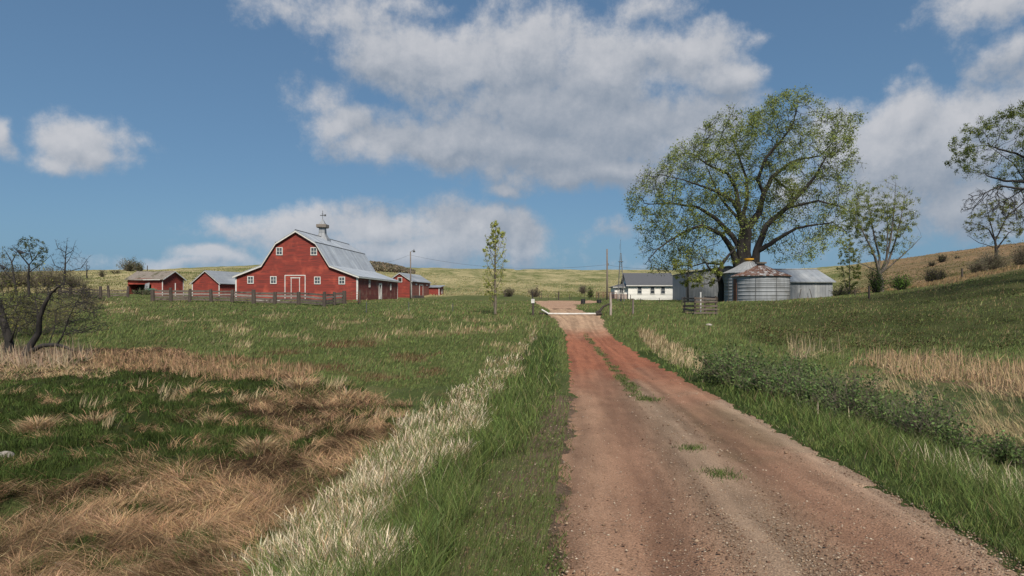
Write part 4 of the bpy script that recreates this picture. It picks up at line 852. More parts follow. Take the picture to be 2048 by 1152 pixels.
Ht = 6.9; hw_ = .48
for sx_ in (-1, 1):
    for sy in (-1, 1): MB().bar((sx_ * hw_, sy * hw_, -.3), (sx_ * .05, sy * .05, Ht), .045).build('leg', M['steel'], wm)
q = MB()
zs = np.linspace(.5, Ht - .4, 10)
for k, z_ in enumerate(zs):
    a = hw_ + (.05 - hw_) * z_ / Ht; c_ = [(-a, -a, z_), (a, -a, z_), (a, a, z_), (-a, a, z_)]
    for e in range(4):
        q.bar(c_[e], c_[(e + 1) % 4], .025)
        if k < len(zs) - 1:
            a2 = hw_ + (.05 - hw_) * zs[k + 1] / Ht; d_ = [(-a2, -a2, zs[k+1]), (a2, -a2, zs[k+1]), (a2, a2, zs[k+1]), (-a2, a2, zs[k+1])]; q.bar(c_[e], d_[(e + 1) % 4], .018)
q.build('bracing', M['steel'], wm); MB().box(-.28, .28, -.28, .28, Ht - 1.15, Ht - 1.08).build('platform', M['steel'], wm)
q = MB(); q.tube([(0, 0, Ht - .1), (-.02, 0, Ht + 1.7)], .018, 5); q.tube([(-.12, 0, Ht + .4), (-.12, 0, Ht + 1.2)], .012, 4); q.lathe([(0, Ht + 1.66), (.05, Ht + 1.72), (0, Ht + 1.8)], 6); q.build('mast', M['steel'], wm)
q = MB(); q.lathe([(.14, 0), (.10, .4), (.04, .95), (0, .97)], 10); q.tube([(0, 0, .8), (.3, 0, .7)], .03, 6); pu = q.build('water_pump', M['black']); pu.location = (X(1242, 86), 86, H(X(1242, 86), 86)); tag(pu, 'small dark hand pump at the foot of the windmill tower', 'pump')
# ------------------------------------------------------------------ fences
def fence(name, label, pts, posts_h, rails, mats, group=None, thick=.42, lowpale=False):
    """pts: list of (u, y); each post a part, each rail a part"""
    P_ = [(X(u, y), y, H(X(u, y), y)) for u, y in pts]
    rt = thing(name, label, 'fence', P_[0])
    o0 = np.array(P_[0])
    tops = []
    for k, (px, py, pz) in enumerate(P_):
        hh = posts_h[k % len(posts_h)]; w_ = thick * RNG.uniform(.8, 1.25)
        ln = RNG.normal(0, .05, 2)
        mb = MB().tube([np.array((px, py, pz - .4)) - o0, np.array((px + ln[0] * .5, py, pz + hh * .5)) - o0, np.array((px + ln[0], py + ln[1], pz + hh)) - o0], [w_/2, w_/2 * .95, w_/2 * .85], 8)
        mb.build('post', M['postwood'], rt)
    for k in range(len(P_) - 1):
        a, c_ = np.array(P_[k]) - o0, np.array(P_[k + 1]) - o0
        for r_, (f_, hh, mk) in enumerate(rails):
            j0, j1 = RNG.normal(0, .03, 2)
            MB().bar(a + np.array((0, .17, f_ + j0)), c_ + np.array((0, .17, f_ + j1)), .045, hh * RNG.uniform(.95, 1.3)).build('rail', M[mk], rt)
    return rt
yf = 72.0
fence('corral_fence', 'weathered plank corral fence with thick posts in front of the big red barn', [(305.7, 75), (342, 74.5), (379.7, 74), (422.3, 73), (464, 72), (507.8, 71), (549.6, 70.2), (597.5, 69), (648, 66), (668.8, 68.5), (688.3, 70)],
      [1.25, 1.5, 1.4, 1.35, 1.35, 1.45, 1.3, 1.3, 1.45, 1.35, 1.35], [(1.14, .18, 'wood'), (.84, .17, 'woodp'), (.54, .19, 'wood'), (.26, .18, 'wood')], None)
q = fence('corral_fence', 'dark old rail fence with gate left of the sagging shed', [(120, 90), (141, 89), (165, 88), (201, 87), (218, 86), (256, 86)], [1.5, 1.2, 1.2, 1.5, 1.65, 1.5], [(.95, .13, 'wood'), (.65, .13, 'wood'), (.35, .12, 'wood')], None, .22)
gt = thing('metal_gate', 'rusty orange tube gate closing the right end of the corral', 'gate', GP(690, 70, .0))
gw = X(717.7, 70) - X(690, 70); q = MB()
for z_ in (.2, .45, .7, .95, 1.2): q.tube([(0, 0, z_), (gw, 0, z_ + .02)], .025, 6)
for x_ in (0, gw / 2, gw): q.tube([(x_, 0, .2), (x_, 0, 1.2)], .025, 6)
q.tube([(0, 0, .2), (gw / 2, 0, 1.2)], .022, 6); q.build('frame', M['rust'], gt)
gp = MB().tube([(0, 0, -.4), (.02, 0, .7), (.03, 0, 1.42)], [.16, .15, .13], 8).build('gate_post', M['postwood']); gp.location = GP(718, 70.5); tag(gp, 'thick dark post at the right end of the rusty gate', 'post')
q = MB().tube([(-.3, 0, 0), (0, .05, .05), (.4, 0, 0)], [.10, .12, .08], 7).build('bleached_beam', M['paledead'])
q.scale = (1, 1, 1); bpy.data.objects.remove(q)
bl = MB(); px_ = [X(u, 75.5) for u in np.linspace(400, 560, 24)]; bl.tube([(x_, 75.5, H(x_, 75.5) + .16 + RNG.normal(0, .03)) for x_ in px_], [.03 + .03 * RNG.random() for _ in px_], 6)
tag(bl.build('fallen_pole', M['white']), 'long bleached white pole lying on the ground behind the corral fence', 'pole')
# gateway on the road
YG = 50.0
def post(name, label, u, y, vtop, vb, r, m_, lean=0.0, group=None, cat='post'):
    x_, y_, z_ = GP(u, y); ht = (vb - vtop) / F * y
    o = MB().tube([(0, 0, -.35), (lean * .5 + .01, 0, ht * .5), (lean, .01, ht)], [r * 1.08, r, r * .9], 9).build(name, M[m_], None, False); o.location = (x_, y_, z_); tag(o, label, cat, group); return o
gp1 = thing('gate_post', 'dark gate post with a small white sign left of the road', 'post', GP(1066, YG)); 
MB().tube([(0, 0, -.35), (.01, 0, .8), (0, 0, 1.22)], [.085, .08, .075], 9).build('post_shaft', M['postwood'], gp1); MB().tube([(-.03, 0, 1.2), (-.04, 0, 1.72)], [.045, .035], 7).build('post_extension', M['bark'], gp1)
MB().box(-.14, .11, -.13, -.10, .90, 1.20).build('sign_plate', M['white'], gp1)
post('gate_post', 'pale peeling gate post right of the road', 1221.5, YG, 586, 631.5, .09, 'paledead', -.03)
post('fence_post', 'grey crooked post on the bank just right of the gateway', 1265.8, 51, 590, 622, .075, 'greypole', .0)
q = MB(); xa, xb = X(1095.5, YG), X(1193, YG); q.tube([(xa, YG, H(xa, YG) + .12), ((xa + xb) / 2, YG - .05, H((xa + xb) / 2, YG) + .11), (xb, YG - .1, H(xb, YG) + .12)], .06, 10); tag(q.build('white_pipe', M['white']), 'long white pipe lying straight across the road at the gateway', 'pipe')
q = MB(); q.tube([(X(1192, YG), YG - .1, H(X(1192, YG), YG) + .16), (X(1199, YG), YG - .1, H(X(1199, YG), YG) + .30), (X(1206, YG), YG, H(X(1206, YG), YG) + .62), (X(1219, YG), YG, H(X(1219, YG), YG) + .85)], [.13, .10, .08, .05], 8); q.tube([(X(1192, YG), YG - .2, H(X(1192, YG), YG) + .1), (X(1203, YG), YG - .2, H(X(1203, YG), YG) + .12)], .11, 7)
tag(q.build('fallen_log', M['barkd']), 'dark crooked log propped against the pale gate post', 'log')
q = MB(); q.tube([(X(1096, YG), YG, H(X(1096, YG), YG) + .15), (X(1083, YG), YG, H(X(1083, YG), YG) + .42)], .055, 8); tag(q.build('white_pipe', M['white']), 'short white pipe rising from the left end of the long pipe', 'pipe')
q = MB(); q.tube([(X(1079, YG), YG + .15, H(X(1079, YG), YG) + .12), (X(1097, YG), YG + .1, H(X(1097, YG), YG) + .10)], .08, 8); q.tube([(X(1069, YG), YG, H(X(1069, YG), YG) + .68), (X(1083, YG), YG, H(X(1083, YG), YG) + .42)], .018, 5); tag(q.build('fallen_log', M['barkd']), 'dark short log with a brace wire beside the signed gate post', 'log')
# pen round a standpipe
yp = 50.0; c0 = GP(1400, yp + .6); pn = thing('slat_pen', 'small square pen of weathered rails on the bank before the grain bins', 'pen', c0, R_(12))
cs = [(-.82, -.82), (.82, -.82), (.82, .82), (-.82, .82)]
for x_, y_ in cs: MB().tube([(x_, y_, -.35), (x_, y_, 1.38 + RNG.normal(0, .06))], [.07, .06], 7).build('post', M['postwood'], pn)
for e in range(4):
    a, c_ = cs[e], cs[(e + 1) % 4]; d_ = np.array(c_) - np.array(a); d_ = d_ / np.linalg.norm(d_); o2 = np.array((d_[1], -d_[0])) * .08
    for k, z_ in enumerate((.14, .42, .70, .98, 1.26)):
        j = RNG.normal(0, .04, 2); MB().bar((a[0] - d_[0] * .12 + o2[0], a[1] - d_[1] * .12 + o2[1], z_ + j[0]), (c_[0] + d_[0] * .12 + o2[0], c_[1] + d_[1] * .12 + o2[1], z_ + j[1]), .04, .125).build('rail', M['wood'], pn)
wp_ = MB().tube([(0, 0, -.3), (0, 0, 1.62)], .055, 10).build('standpipe', M['white']); wp_.location = (c0[0], c0[1] - .15, c0[2] + .1); tag(wp_, 'white upright standpipe inside the small rail pen', 'standpipe')
# barrels
def barrel(u, y, r, hh, label, sc=1):
    rt = thing('black_barrel', label, 'barrel', GP(u, y, -.02), 0, 'black barrels in the yard')
    MB().lathe([(0, 0), (r * .96, 0), (r, .03), (r, hh * .3), (r * 1.05, hh * .32), (r, hh * .34), (r, hh * .62), (r * 1.05, hh * .65), (r, hh * .68), (r, hh - .03), (r * 1.03, hh), (r * .9, hh + .01), (r * .88, hh - .06), (0, hh - .06)], 20).build('drum', M['black'], rt, False)
barrel(1166, 72, .24, .55, 'dark upright barrel at the edge of the gravel yard'); barrel(1198, 80, .28, .42, 'lower dark barrel near the deck of the farmhouse')
# odd posts in the pasture and on the hills
for (u, y, vt, vb, r, lean, lb) in ((732.5, 56, 598, 621, .035, .02, 'thin steel post just right of the barn corner'), (817.5, 56, 603, 623, .03, .0, 'thin steel post below the yard light pole'), (905, 55, 607, 625, .03, .03, 'thin dark post left of the slim poplar sapling')):
    post('fence_post', lb, u, y, vt, vb, r, 'steel', lean, 'thin posts in the pasture')
for (u, y, hh, r, lean, lb) in ((1009.7, 118, 1.3, .08, .03, 'dark post behind the slim poplar sapling'), (1083, 120, .9, .05, 0, 'short dark post on the prairie above the signed gate post'), (1081, 112, .9, .035, -.3, 'thin left-leaning post near the yard edge'), (1098, 112, .9, .035, -.25, 'thin leaning post midway along the yard edge'),
    (1113, 110, 1.2, .04, -.15, 'thin post touching the thick post behind the yard'), (1117, 110, 1.4, .11, 0.05, 'thick dark post behind the gravel yard'), (1139, 118, .9, .05, 0, 'short post right of the thick yard post'), (1142, 112, .5, .04, 0, 'stub of a post behind the dark barrel'), (1169.5, 112, .9, .035, 0, 'thin steel post left of the small green sapling'), (1197, 115, 1.2, .09, 0, 'dark post at the left end of the deck'),
    (1261, 84, .9, .05, 0, 'short thin post in front of the farmhouse wall'), (1281, 80, .6, .04, 0, 'low post below the farmhouse windows'), (1318.5, 80, .6, .03, 0, 'low thin post below the right farmhouse window'), (1364, 70, .8, .04, 0, 'short post on the bank left of the rail pen'),
    (1738, 62, 1.15, .10, 0, 'stout post in the grass left of the fan-shaped tree'), (1924, 72, 1.0, .10, 0, 'stout post on the right hill below the thicket'), (1737-27, 70, .7, .05, 0, 'stub post by the slender young tree'), (284, 216, 1.6, .10, 0, 'left one of two skyline posts on the far hill'), (295, 216, 1.9, .13, 0, 'right one of two skyline posts on the far hill')):
    x_, y_, z_ = GP(u, y); o = MB().tube([(0, 0, -.3), (lean * .5, 0, hh * .5), (lean, 0, hh)], [r, r, r * .9], 8).build('fence_post', M['postwood']); o.location = (x_, y_, z_); tag(o, lb, 'post', 'scattered fence posts')
# stones
def stone(u, v, r, label, y0=3, y1=60):
    x_, y_, z_ = on_ground(u, v, y0, y1); me = MB().lathe([(0, -.5)] + [(math.sin(t_), -math.cos(t_)) for t_ in np.linspace(.35, math.pi - .35, 9)] + [(0, .98)], 18)
    V = []; sd_ = RNG.uniform(0, 99)
    for (a, b_, c_) in me.v:
        k = .72 + .55 * float(fbm(np.array([a * 1.3 + sd_]), np.array([b_ * 1.3 + c_ * 1.7]), 1.1, 3, 500)[0]); V.append((a * k * r * 1.35, b_ * k * r, c_ * k * r * .62))
    me.v = V; o = me.build('stone', M['stone'], None, True); o.location = (x_, y_, z_ + r * .2); tag(o, label, 'stone', 'stones in the grass')
stone(4, 917, .16, 'pale grey stone in the marsh at the left edge'); stone(112, 1149, .14, 'pale flat stone in the bottom left grass'); stone(1418, 652, .16, 'pale round stone on the grassy bank below the rail pen', 20, 60)
# two dark birds in the left trees
def bird(u, v, y, rz, label):
    x_, y_, z_ = PX(u, v, y); rt = thing('bird', label, 'bird', (x_, y_, z_), rz, 'black birds')
    q = MB(); q.tube([(-.22, 0, .02), (-.10, 0, .01), (.02, 0, .03), (.12, 0, .08), (.17, 0, .12), (.21, 0, .13), (.27, 0, .12)], [.02, .055, .08, .06, .045, .035, .006], 9); q.add([(-.42, -.04, -.02), (-.42, .04, -.02), (-.16, .03, .03), (-.16, -.03, .03), (-.42, -.04, -.035), (-.42, .04, -.035)], [(0,1,2,3),(5,4,3,2),(0,4,5,1)])
    q.build('body', M['black'], rt, True)
    w_ = MB()
    for s_ in (-1, 1): w_.add([(.08, s_ * .06, .07), (-.15, s_ * .06, .05), (-.30, s_ * .07, -.03), (-.02, s_ * .09, 0), (.08, s_ * .075, .06), (-.15, s_ * .075, .04)], [(0,1,2,3),(0,4,5,1),(3,2,5,4)])
    w_.build('wing', M['black'], rt)
bird(43, 506, 33, 2.9, 'black bird in the upper branches of the leafy left tree'); bird(6, 536, 33, 2.6, 'black bird low in the brush at the left edge')
# ------------------------------------------------------------------ trees grown towards points spread through their crown
def tube_mesh(name, P, par, rad, order, mat_, parent, thin=.012):
    """one mesh of tapered tubes along the branch graph"""
    n = len(P); kids = [[] for _ in range(n)]
    for i in range(1, n):
        if par[i] >= 0: kids[par[i]].append(i)
    V = []; Fq = []; ring = {}
    fr_ = {}
    def mk(p, d, r, k, key=None, src=None):
        d = d / (np.linalg.norm(d) + 1e-9)
        if src in fr_: a = fr_[src] - d * (fr_[src] @ d)
        else: a = np.cross(d, np.array((0, 0, 1.)) if abs(d[2]) < .85 else np.array((1., 0, 0)))
        a = a / (np.linalg.norm(a) + 1e-9); c = np.cross(d, a)
        if key is not None: fr_[key] = a; t = np.arange(k) * 2 * math.pi / k
        b = len(V); V.extend((p + r * (np.cos(t)[:, None] * a + np.sin(t)[:, None] * c)).tolist()); return b
    ks = np.where(rad > .16, 9, np.where(rad > .05, 6, np.where(rad > .018, 4, 3)))
    for i in order:
        p = par[i]
        if p < 0: continue
        d = P[i] - P[p]; k = int(ks[i])
        main = kids[p] and max(kids[p], key=lambda q: rad[q]) == i
        if p in ring and main and ring[p][1] == k: a = ring[p][0]
        else: a = mk(P[p], d, min(rad[p], rad[i] * 1.15), k, -1 - p, p)
        nd = d
        if kids[i]:
            m_ = max(kids[i], key=lambda q: rad[q]); nd = d / (np.linalg.norm(d)+1e-9) + (P[m_] - P[i]) / (np.linalg.norm(P[m_] - P[i])+1e-9)
        b = mk(P[i], nd, rad[i] if kids[i] else rad[i] * .5, k, i, p if p in fr_ else -1 - p); ring[i] = (b, k)
        for q in range(k): q2 = (q + 1) % k; Fq.append((a + q, a + q2, b + q2, b + q))
    return npmesh(name, np.array(V), None, mat_, parent, quads=np.array(Fq), smooth=True)
def grow(seed, limbs, attr, step, infl, kill, iters=70, grav=0.0, jit=.25):
    rg = np.random.default_rng(seed); P = []; par = []; hand = []
    for L_ in limbs:                       # polyline of (xyz, radius); starts on the nearest existing node
        pts = [np.array(q[:3], float) for q in L_]; rs = [q[3] for q in L_]
        if P:
            dd = [np.linalg.norm(pts[0] - q) for q in P]; last = int(np.argmin(dd)); 
        else: P.append(pts[0]); par.append(-1); hand.append(rs[0]); last = 0
        prev = P[last]
        for a in range(1, len(pts)):
            p0 = pts[a - 1] if a > 1 else prev; L = np.linalg.norm(pts[a] - p0); m_ = max(1, int(L / step))
            for k in range(1, m_ + 1):
                f_ = k / m_; q = p0 + (pts[a] - p0) * f_ + (rg.normal(0, step * .05, 3) if k < m_ else 0)
                P.append(q); par.append(last); last = len(P) - 1; hand.append(rs[a - 1] + (rs[a] - rs[a - 1]) * f_)
    A = np.array(attr, float); Pn = np.array(P); alive = np.ones(len(A), bool)
    D = np.linalg.norm(A[:, None] - Pn[None], axis=2); nd = D.min(1); ni = D.argmin(1); P = list(Pn); cnt = {}
    for it in range(iters):
        act = alive & (nd < infl)
        if not act.any():
            infl *= 1.3
            if not alive.any() or infl > 60: break
            continue
        idx = ni[act]; dirs = A[act] - np.array([P[i] for i in idx]); dirs /= np.linalg.norm(dirs, axis=1)[:, None] + 1e-9
        new = []; 
        for i in np.unique(idx):
            if cnt.get(i, 0) > 3: continue
            v = dirs[idx == i].sum(0); nv = np.linalg.norm(v)
            if nv < .15: v = dirs[idx == i][0]; nv = 1
            v = v / nv + rg.normal(0, jit, 3) + np.array((0, 0, grav)); v /= np.linalg.norm(v)
            P.append(P[i] + v * step); par.append(int(i)); hand.append(0); cnt[i] = cnt.get(i, 0) + 1; new.append(len(P) - 1)
        if not new: break
        NP = np.array([P[q] for q in new]); dn = np.linalg.norm(A[:, None] - NP[None], axis=2); m_ = dn.min(1); am = dn.argmin(1)
        up = m_ < nd; nd[up] = m_[up]; ni[up] = np.array(new)[am[up]]; alive &= nd > kill
    return np.array(P), np.array(par), np.array(hand)
def radii(P, par, hand, tip, ex=2.4):
    n = len(P); r = np.zeros(n); acc = np.zeros(n); kids = np.zeros(n, int); desc = np.zeros(n, int)
    for i in range(n - 1, 0, -1):      # children always come after their parents
        v = tip if kids[i] == 0 else acc[i] ** (1 / ex); r[i] = hand[i] if hand[i] > 0 else v; desc[i] += 1
        if par[i] >= 0: acc[par[i]] += min(r[i], v * 1.0 + 0) ** ex; kids[par[i]] += 1; desc[par[i]] += desc[i]
    r[0] = max(hand[0], acc[0] ** (1 / ex)); return r, desc, kids
def leaves(name, C, size, col, parent, seed, flat=.5, mat_='leaf'):
    rg = np.random.default_rng(seed); n = len(C); a = rg.normal(0, 1, (n, 3)); a[:, 2] *= .7; a /= np.linalg.norm(a, axis=1)[:, None]
    b = rg.normal(0, 1, (n, 3)); b -= (b * a).sum(1)[:, None] * a; b /= np.linalg.norm(b, axis=1)[:, None]; s = size * rg.uniform(.6, 1.4, n)[:, None]
    V = np.stack([C - a * s * .5, C + b * s * .36 + a * s * .05, C + a * s * .6, C - b * s * .36 + a * s * .05], 1)
    return npmesh(name, V.reshape(-1, 3), None, M[mat_], parent, col=np.repeat(col, 4, 0), quads=np.arange(n * 4).reshape(-1, 4))
def poly_attr(rg, poly, n, u0, v0, ru, rv, y, depth, holes=()):
    out = []; us = [p[0] for p in poly]; vs = [p[1] for p in poly]
    while len(out) < n:
        u = rg.uniform(min(us), max(us), 400); v = rg.uniform(min(vs), max(vs), 400); k = inpoly(u, v, poly)
        for hp in holes: k &= ~inpoly(u, v, hp)
        u, v = u[k], v[k]; q = np.clip(1 - ((u - u0) / ru) ** 2 - ((v - v0) / rv) ** 2, .04, 1) ** .5
        dy = rg.uniform(-1, 1, len(u)) * q * depth
        for a, b, c in zip(u, v, dy): out.append(PX(a, b, y + 0) + np.array((0, c, 0)))
    return np.array(out[:n])
def tree(name, label, cat, y, limbs, polys, step, infl, kill, tip, leaf, lsize, lcol, lper, seed, barkm='bark', group=None, depth=None, center=None, grav=0., lspread=1.0, iters=70, maxdesc=3, twig=0, crownname='crown', jit=.25, holes=()):
    """limbs in survey pixels with depth offsets: (u, v, dy, radius); polys: [(polygon, count)]"""
    rg = np.random.default_rng(seed)
    Lw = [[tuple(PX(u, v, y)[:1]) + (y + dy, PX(u, v, y)[2], r) for (u, v, dy, r) in L_] for L_ in limbs]
    A = np.concatenate([poly_attr(rg, pl, n, *(center or (np.mean([q[0] for q in pl]), np.mean([q[1] for q in pl]), (max(q[0] for q in pl) - min(q[0] for q in pl)) / 2, (max(q[1] for q in pl) - min(q[1] for q in pl)) / 2)), y, depth, holes) for pl, n in polys])
    base = np.array(Lw[0][0][:3]); P, par, hand = grow(seed, Lw, A, step, infl, kill, iters, grav, jit)
    r, desc, kids = radii(P, par, hand, tip)
    rt = thing(name, label, cat, tuple(base), 0, group); P = P - base
    if twig:                                   # bare side twigs on the outer wood
        c = np.where((desc <= 5) & (np.arange(len(P)) > 3))[0]; c = rg.choice(c, min(len(c) * 3, twig)); d = P[c] - P[par[c]]; d /= np.linalg.norm(d, axis=1)[:, None] + 1e-9
        q = P[c] + (d * rg.uniform(.4, 1.0, (len(c), 1)) + rg.normal(0, .45, (len(c), 3)) + np.array((0, 0, grav))) * step * rg.uniform(.6, 1.6, (len(c), 1))
        P2 = np.concatenate([P, q]); par2 = np.concatenate([par, c]); r2 = np.concatenate([r, np.full(len(c), tip * .7)])
    else: P2, par2, r2 = P, par, r
    tube_mesh('trunk', P2, par2, r2, range(len(P2)), M[barkm], rt)
    if leaf:
        c = np.where(desc <= maxdesc)[0]; c = c[c > 2]; w_ = 1.0 / (desc[c] ** .5) * (.12 + sst(fbm(P[c][:, 0] + 31, P[c][:, 2] + P[c][:, 1] * .6, .28 if y > 60 else .6, 3, seed + 9), .38, .60)); c = rg.choice(c, leaf // lper, p=w_ / w_.sum()); c = np.repeat(c, lper)
        C = P[c] + rg.normal(0, step * .36 * lspread, (len(c), 3)); cl = fbm(C[:, 0] + 50, C[:, 2] + C[:, 1] * .7, .45, 2, seed)
        col = colvar(lcol, len(C), .2, .05) * (.6 + .8 * cl)[:, None]
        leaves(crownname, C, lsize, col, rt, seed + 1)
    return rt
# ---- the great cottonwood behind the bins
big = [[(1489,606,0,.95),(1487,560,0,.85),(1482,504,0,.62),(1486,457,-.3,.48),(1476,429,-.6,.36),(1467,379,-1,.26),(1448,351,-1.5,.2),(1407,335,-2,.14),(1376,316,-2.5,.08)],
 [(1499,600,.3,.8),(1496,540,.3,.7),(1494,504,.4,.60),(1498,457,.5,.52),(1520,426,.6,.42),(1532,385,.8,.34),(1551,351,1,.28),(1579,329,1.5,.22),(1607,313,2,.16),(1657,304,2.5,.10),(1690,270,3,.05)],
 [(1532,385,.8,.2),(1514,360,0,.22),(1530,316,-.5,.22),(1548,294,-.8,.2),(1557,285,-1,.14),(1579,254,-1,.10),(1590,210,-1,.06)],
 [(1512,600,0,.75),(1508,540,-.3,.66),(1510,504,-.5,.48),(1526,454,-1,.38),(1564,419,-1.5,.30),(1589,391,-2,.24),(1614,360,-2.5,.17),(1630,325,-3,.10)],
 [(1510,504,-.5,.3),(1520,498,-1,.34),(1548,479,-1.5,.26),(1579,460,-2.2,.18),(1614,454,-3,.13),(1640,451,-3.6,.08),(1665,470,-4,.04)],
 [(1480,580,-.3,.6),(1473,540,-.5,.52),(1461,504,-1,.40),(1436,472,-1.8,.30),(1395,455,-2.5,.22),(1361,466,-3,.17),(1329,485,-3.5,.12),(1301,504,-4,.08),(1280,530,-4,.04)],
 [(1482,504,0,.3),(1468,470,.8,.36),(1439,435,1.5,.28),(1407,410,2.5,.20),(1360,400,3.5,.12),(1310,400,4,.06)],
 [(1476,429,-.6,.3),(1457,407,-2,.26),(1423,394,-3.5,.20),(1398,388,-4.5,.16),(1350,375,-5.5,.08),(1300,365,-6,.05)],
 [(1494,457,.5,.3),(1494,426,1.5,.3),(1507,394,2.5,.26),(1511,350,3.5,.20),(1500,300,4.5,.14),(1490,260,5,.07)],
 [(1498,457,.5,.3),(1480,420,3,.2),(1460,380,5,.14),(1440,320,6,.08)],
 [(1564,419,-1.5,.2),(1610,410,-4,.14),(1650,425,-5,.08),(1670,440,-5.5,.04)],
 [(1551,351,1,.2),(1600,370,4,.14),(1650,370,5.5,.08)]]
cp = [(1262,372),(1252,412),(1276,440),(1268,490),(1292,540),(1320,552),(1360,540),(1395,535),(1440,470),(1480,480),(1540,478),(1560,520),(1600,532),(1612,505),(1655,468),(1690,505),(1680,440),(1700,385),(1698,330),(1702,300),(1724,238),(1700,228),(1672,212),(1650,250),(1628,200),(1603,176),(1560,186),(1532,215),(1500,220),(1478,248),(1430,225),(1400,262),(1362,285),(1335,300),(1322,332),(1285,342)]
tree('cottonwood_tree', 'huge spreading many-stemmed cottonwood in thin spring leaf behind the grain bins', 'tree', 92, big, [(cp, 3200)], .52, 4.2, .62, .018, 66000, .185, (.225, .27, .085), 3, 5, depth=9.5, center=(1485, 375, 235, 215), twig=9000, maxdesc=5, lspread=1.7)
sm_ = [[(1441,608,0,.42),(1443,575,0,.38),(1438,550,0,.30),(1443,528,-.2,.24),(1456,510,-.4,.16),(1470,495,-.6,.10)], [(1438,550,0,.1),(1419,541,-.5,.12),(1404,520,-.8,.08),(1395,508,-1,.05)], [(1443,528,0,.1),(1434,528,.3,.14),(1412,525,.6,.10),(1391,531,.9,.07),(1370,545,1.1,.04)], [(1441,560,0,.1),(1425,562,-.8,.07),(1405,570,-1.2,.03)]]
tree('small_cottonwood', 'smaller dark leaning tree in front of the tall metal shed', 'tree', 86, sm_, [([(1345,520),(1370,495),(1430,490),(1455,515),(1440,545),(1420,572),(1375,578),(1350,560)], 300), ([(1445,515),(1480,480),(1500,500),(1460,530)], 50)], .36, 3, .4, .011, 5000, .16, (.22, .25, .07), 3, 8, depth=2.5, twig=900)
# ---- slim poplar by the road
pp = [[(990.5,628,0,.11),(991,600,0,.10),(990,560,0,.085),(990,520,0,.065),(991,480,0,.045),(991.5,446,0,.015)], [(988,628,0.2,.06),(986,600,.2,.05),(983,575,.3,.03)]] + [[(991, v, 0, .02), (991 + s * w_ * .55, v - h_ * .35, dy * .6, .02), (991 + s * w_, v - h_, dy, .008)] for (v, s, w_, h_, dy) in ((585,-1,20,45,.3),(580,1,17,50,-.3),(560,-1,24,60,-.4),(555,1,20,45,.4),(540,-1,14,60,.3),(530,1,22,50,-.2),(515,-1,20,45,.1),(505,1,18,40,.2),(500,-1,9,50,-.2),(570,0,3,50,.7),(560,0,-2,60,-.7),(520,1,9,55,.4))]
tree('poplar_sapling', 'slim upright young poplar with pale new leaves left of the gateway', 'tree', 50, pp, [([(970,600),(966,560),(968,520),(972,480),(982,478),(984,450),(992,442),(1001,460),(1012,490),(1013,520),(1012,560),(1010,590),(995,605)], 520)], .14, 1.4, .16, .005, 4600, .08, (.30, .32, .085), 3, 15, 'tan', depth=.75, maxdesc=4, grav=.5)
# ---- fan-shaped tree on the right slope
fan = [[(1763,586,0,.26),(1762,560,0,.24),(1757,540,0,.17),(1748,515,-.2,.12),(1735,490,-.4,.09),(1720,465,-.6,.06),(1705,435,-.8,.03)], [(1757,540,0,.12),(1762,515,.3,.11),(1755,480,.5,.09),(1748,440,.6,.06),(1742,395,.7,.03)], [(1760,550,0,.12),(1768,520,-.4,.12),(1775,480,-.6,.09),(1780,430,-.7,.06),(1783,370,-.8,.02)], [(1762,552,0,.12),(1778,525,.2,.11),(1795,480,.4,.08),(1808,430,.5,.05),(1815,385,.5,.02)],
       [(1764,548,0,.08),(1790,520,-.5,.07),(1815,495,-.8,.04),(1832,475,-1,.02)], [(1768,520,-.4,.06),(1765,470,-1,.06),(1762,420,-1.2,.03)], [(1757,545,0,.06),(1735,530,.5,.05),(1712,520,.8,.02)]]
tree('young_cottonwood', 'fan-shaped young tree with several upright stems on the right slope', 'tree', 74, fan, [([(1690,425),(1698,405),(1715,365),(1735,368),(1750,392),(1765,385),(1770,358),(1786,354),(1796,400),(1810,374),(1836,402),(1832,440),(1820,455),(1800,470),(1770,440),(1745,450),(1720,480),(1700,455)], 700), ([(1700,455),(1740,450),(1800,470),(1836,478),(1820,510),(1790,530),(1755,530),(1715,510)], 190)], .24, 2.2, .28, .008, 15000, .115, (.23, .27, .08), 3, 23, depth=2.4, twig=1500, grav=.5, lspread=1.3, center=(1764, 440, 85, 100), barkm='bark2')
sl_ = [[(1699,592,0,.07),(1699,550,0,.055),(1698,510,0,.035),(1698,472,0,.012)], [(1692,592,.3,.05),(1691,560,.3,.04),(1688,530,.3,.02)]]
tree('slender_sapling', 'slender young tree beside the right end of the long metal shed', 'tree', 80, sl_, [([(1676,560),(1678,520),(1690,480),(1698,468),(1708,490),(1718,520),(1722,560),(1700,585),(1680,580)], 330)], .2, 2, .24, .007, 5200, .11, (.25, .28, .08), 3, 31, 'tan', depth=1.2, grav=.35)
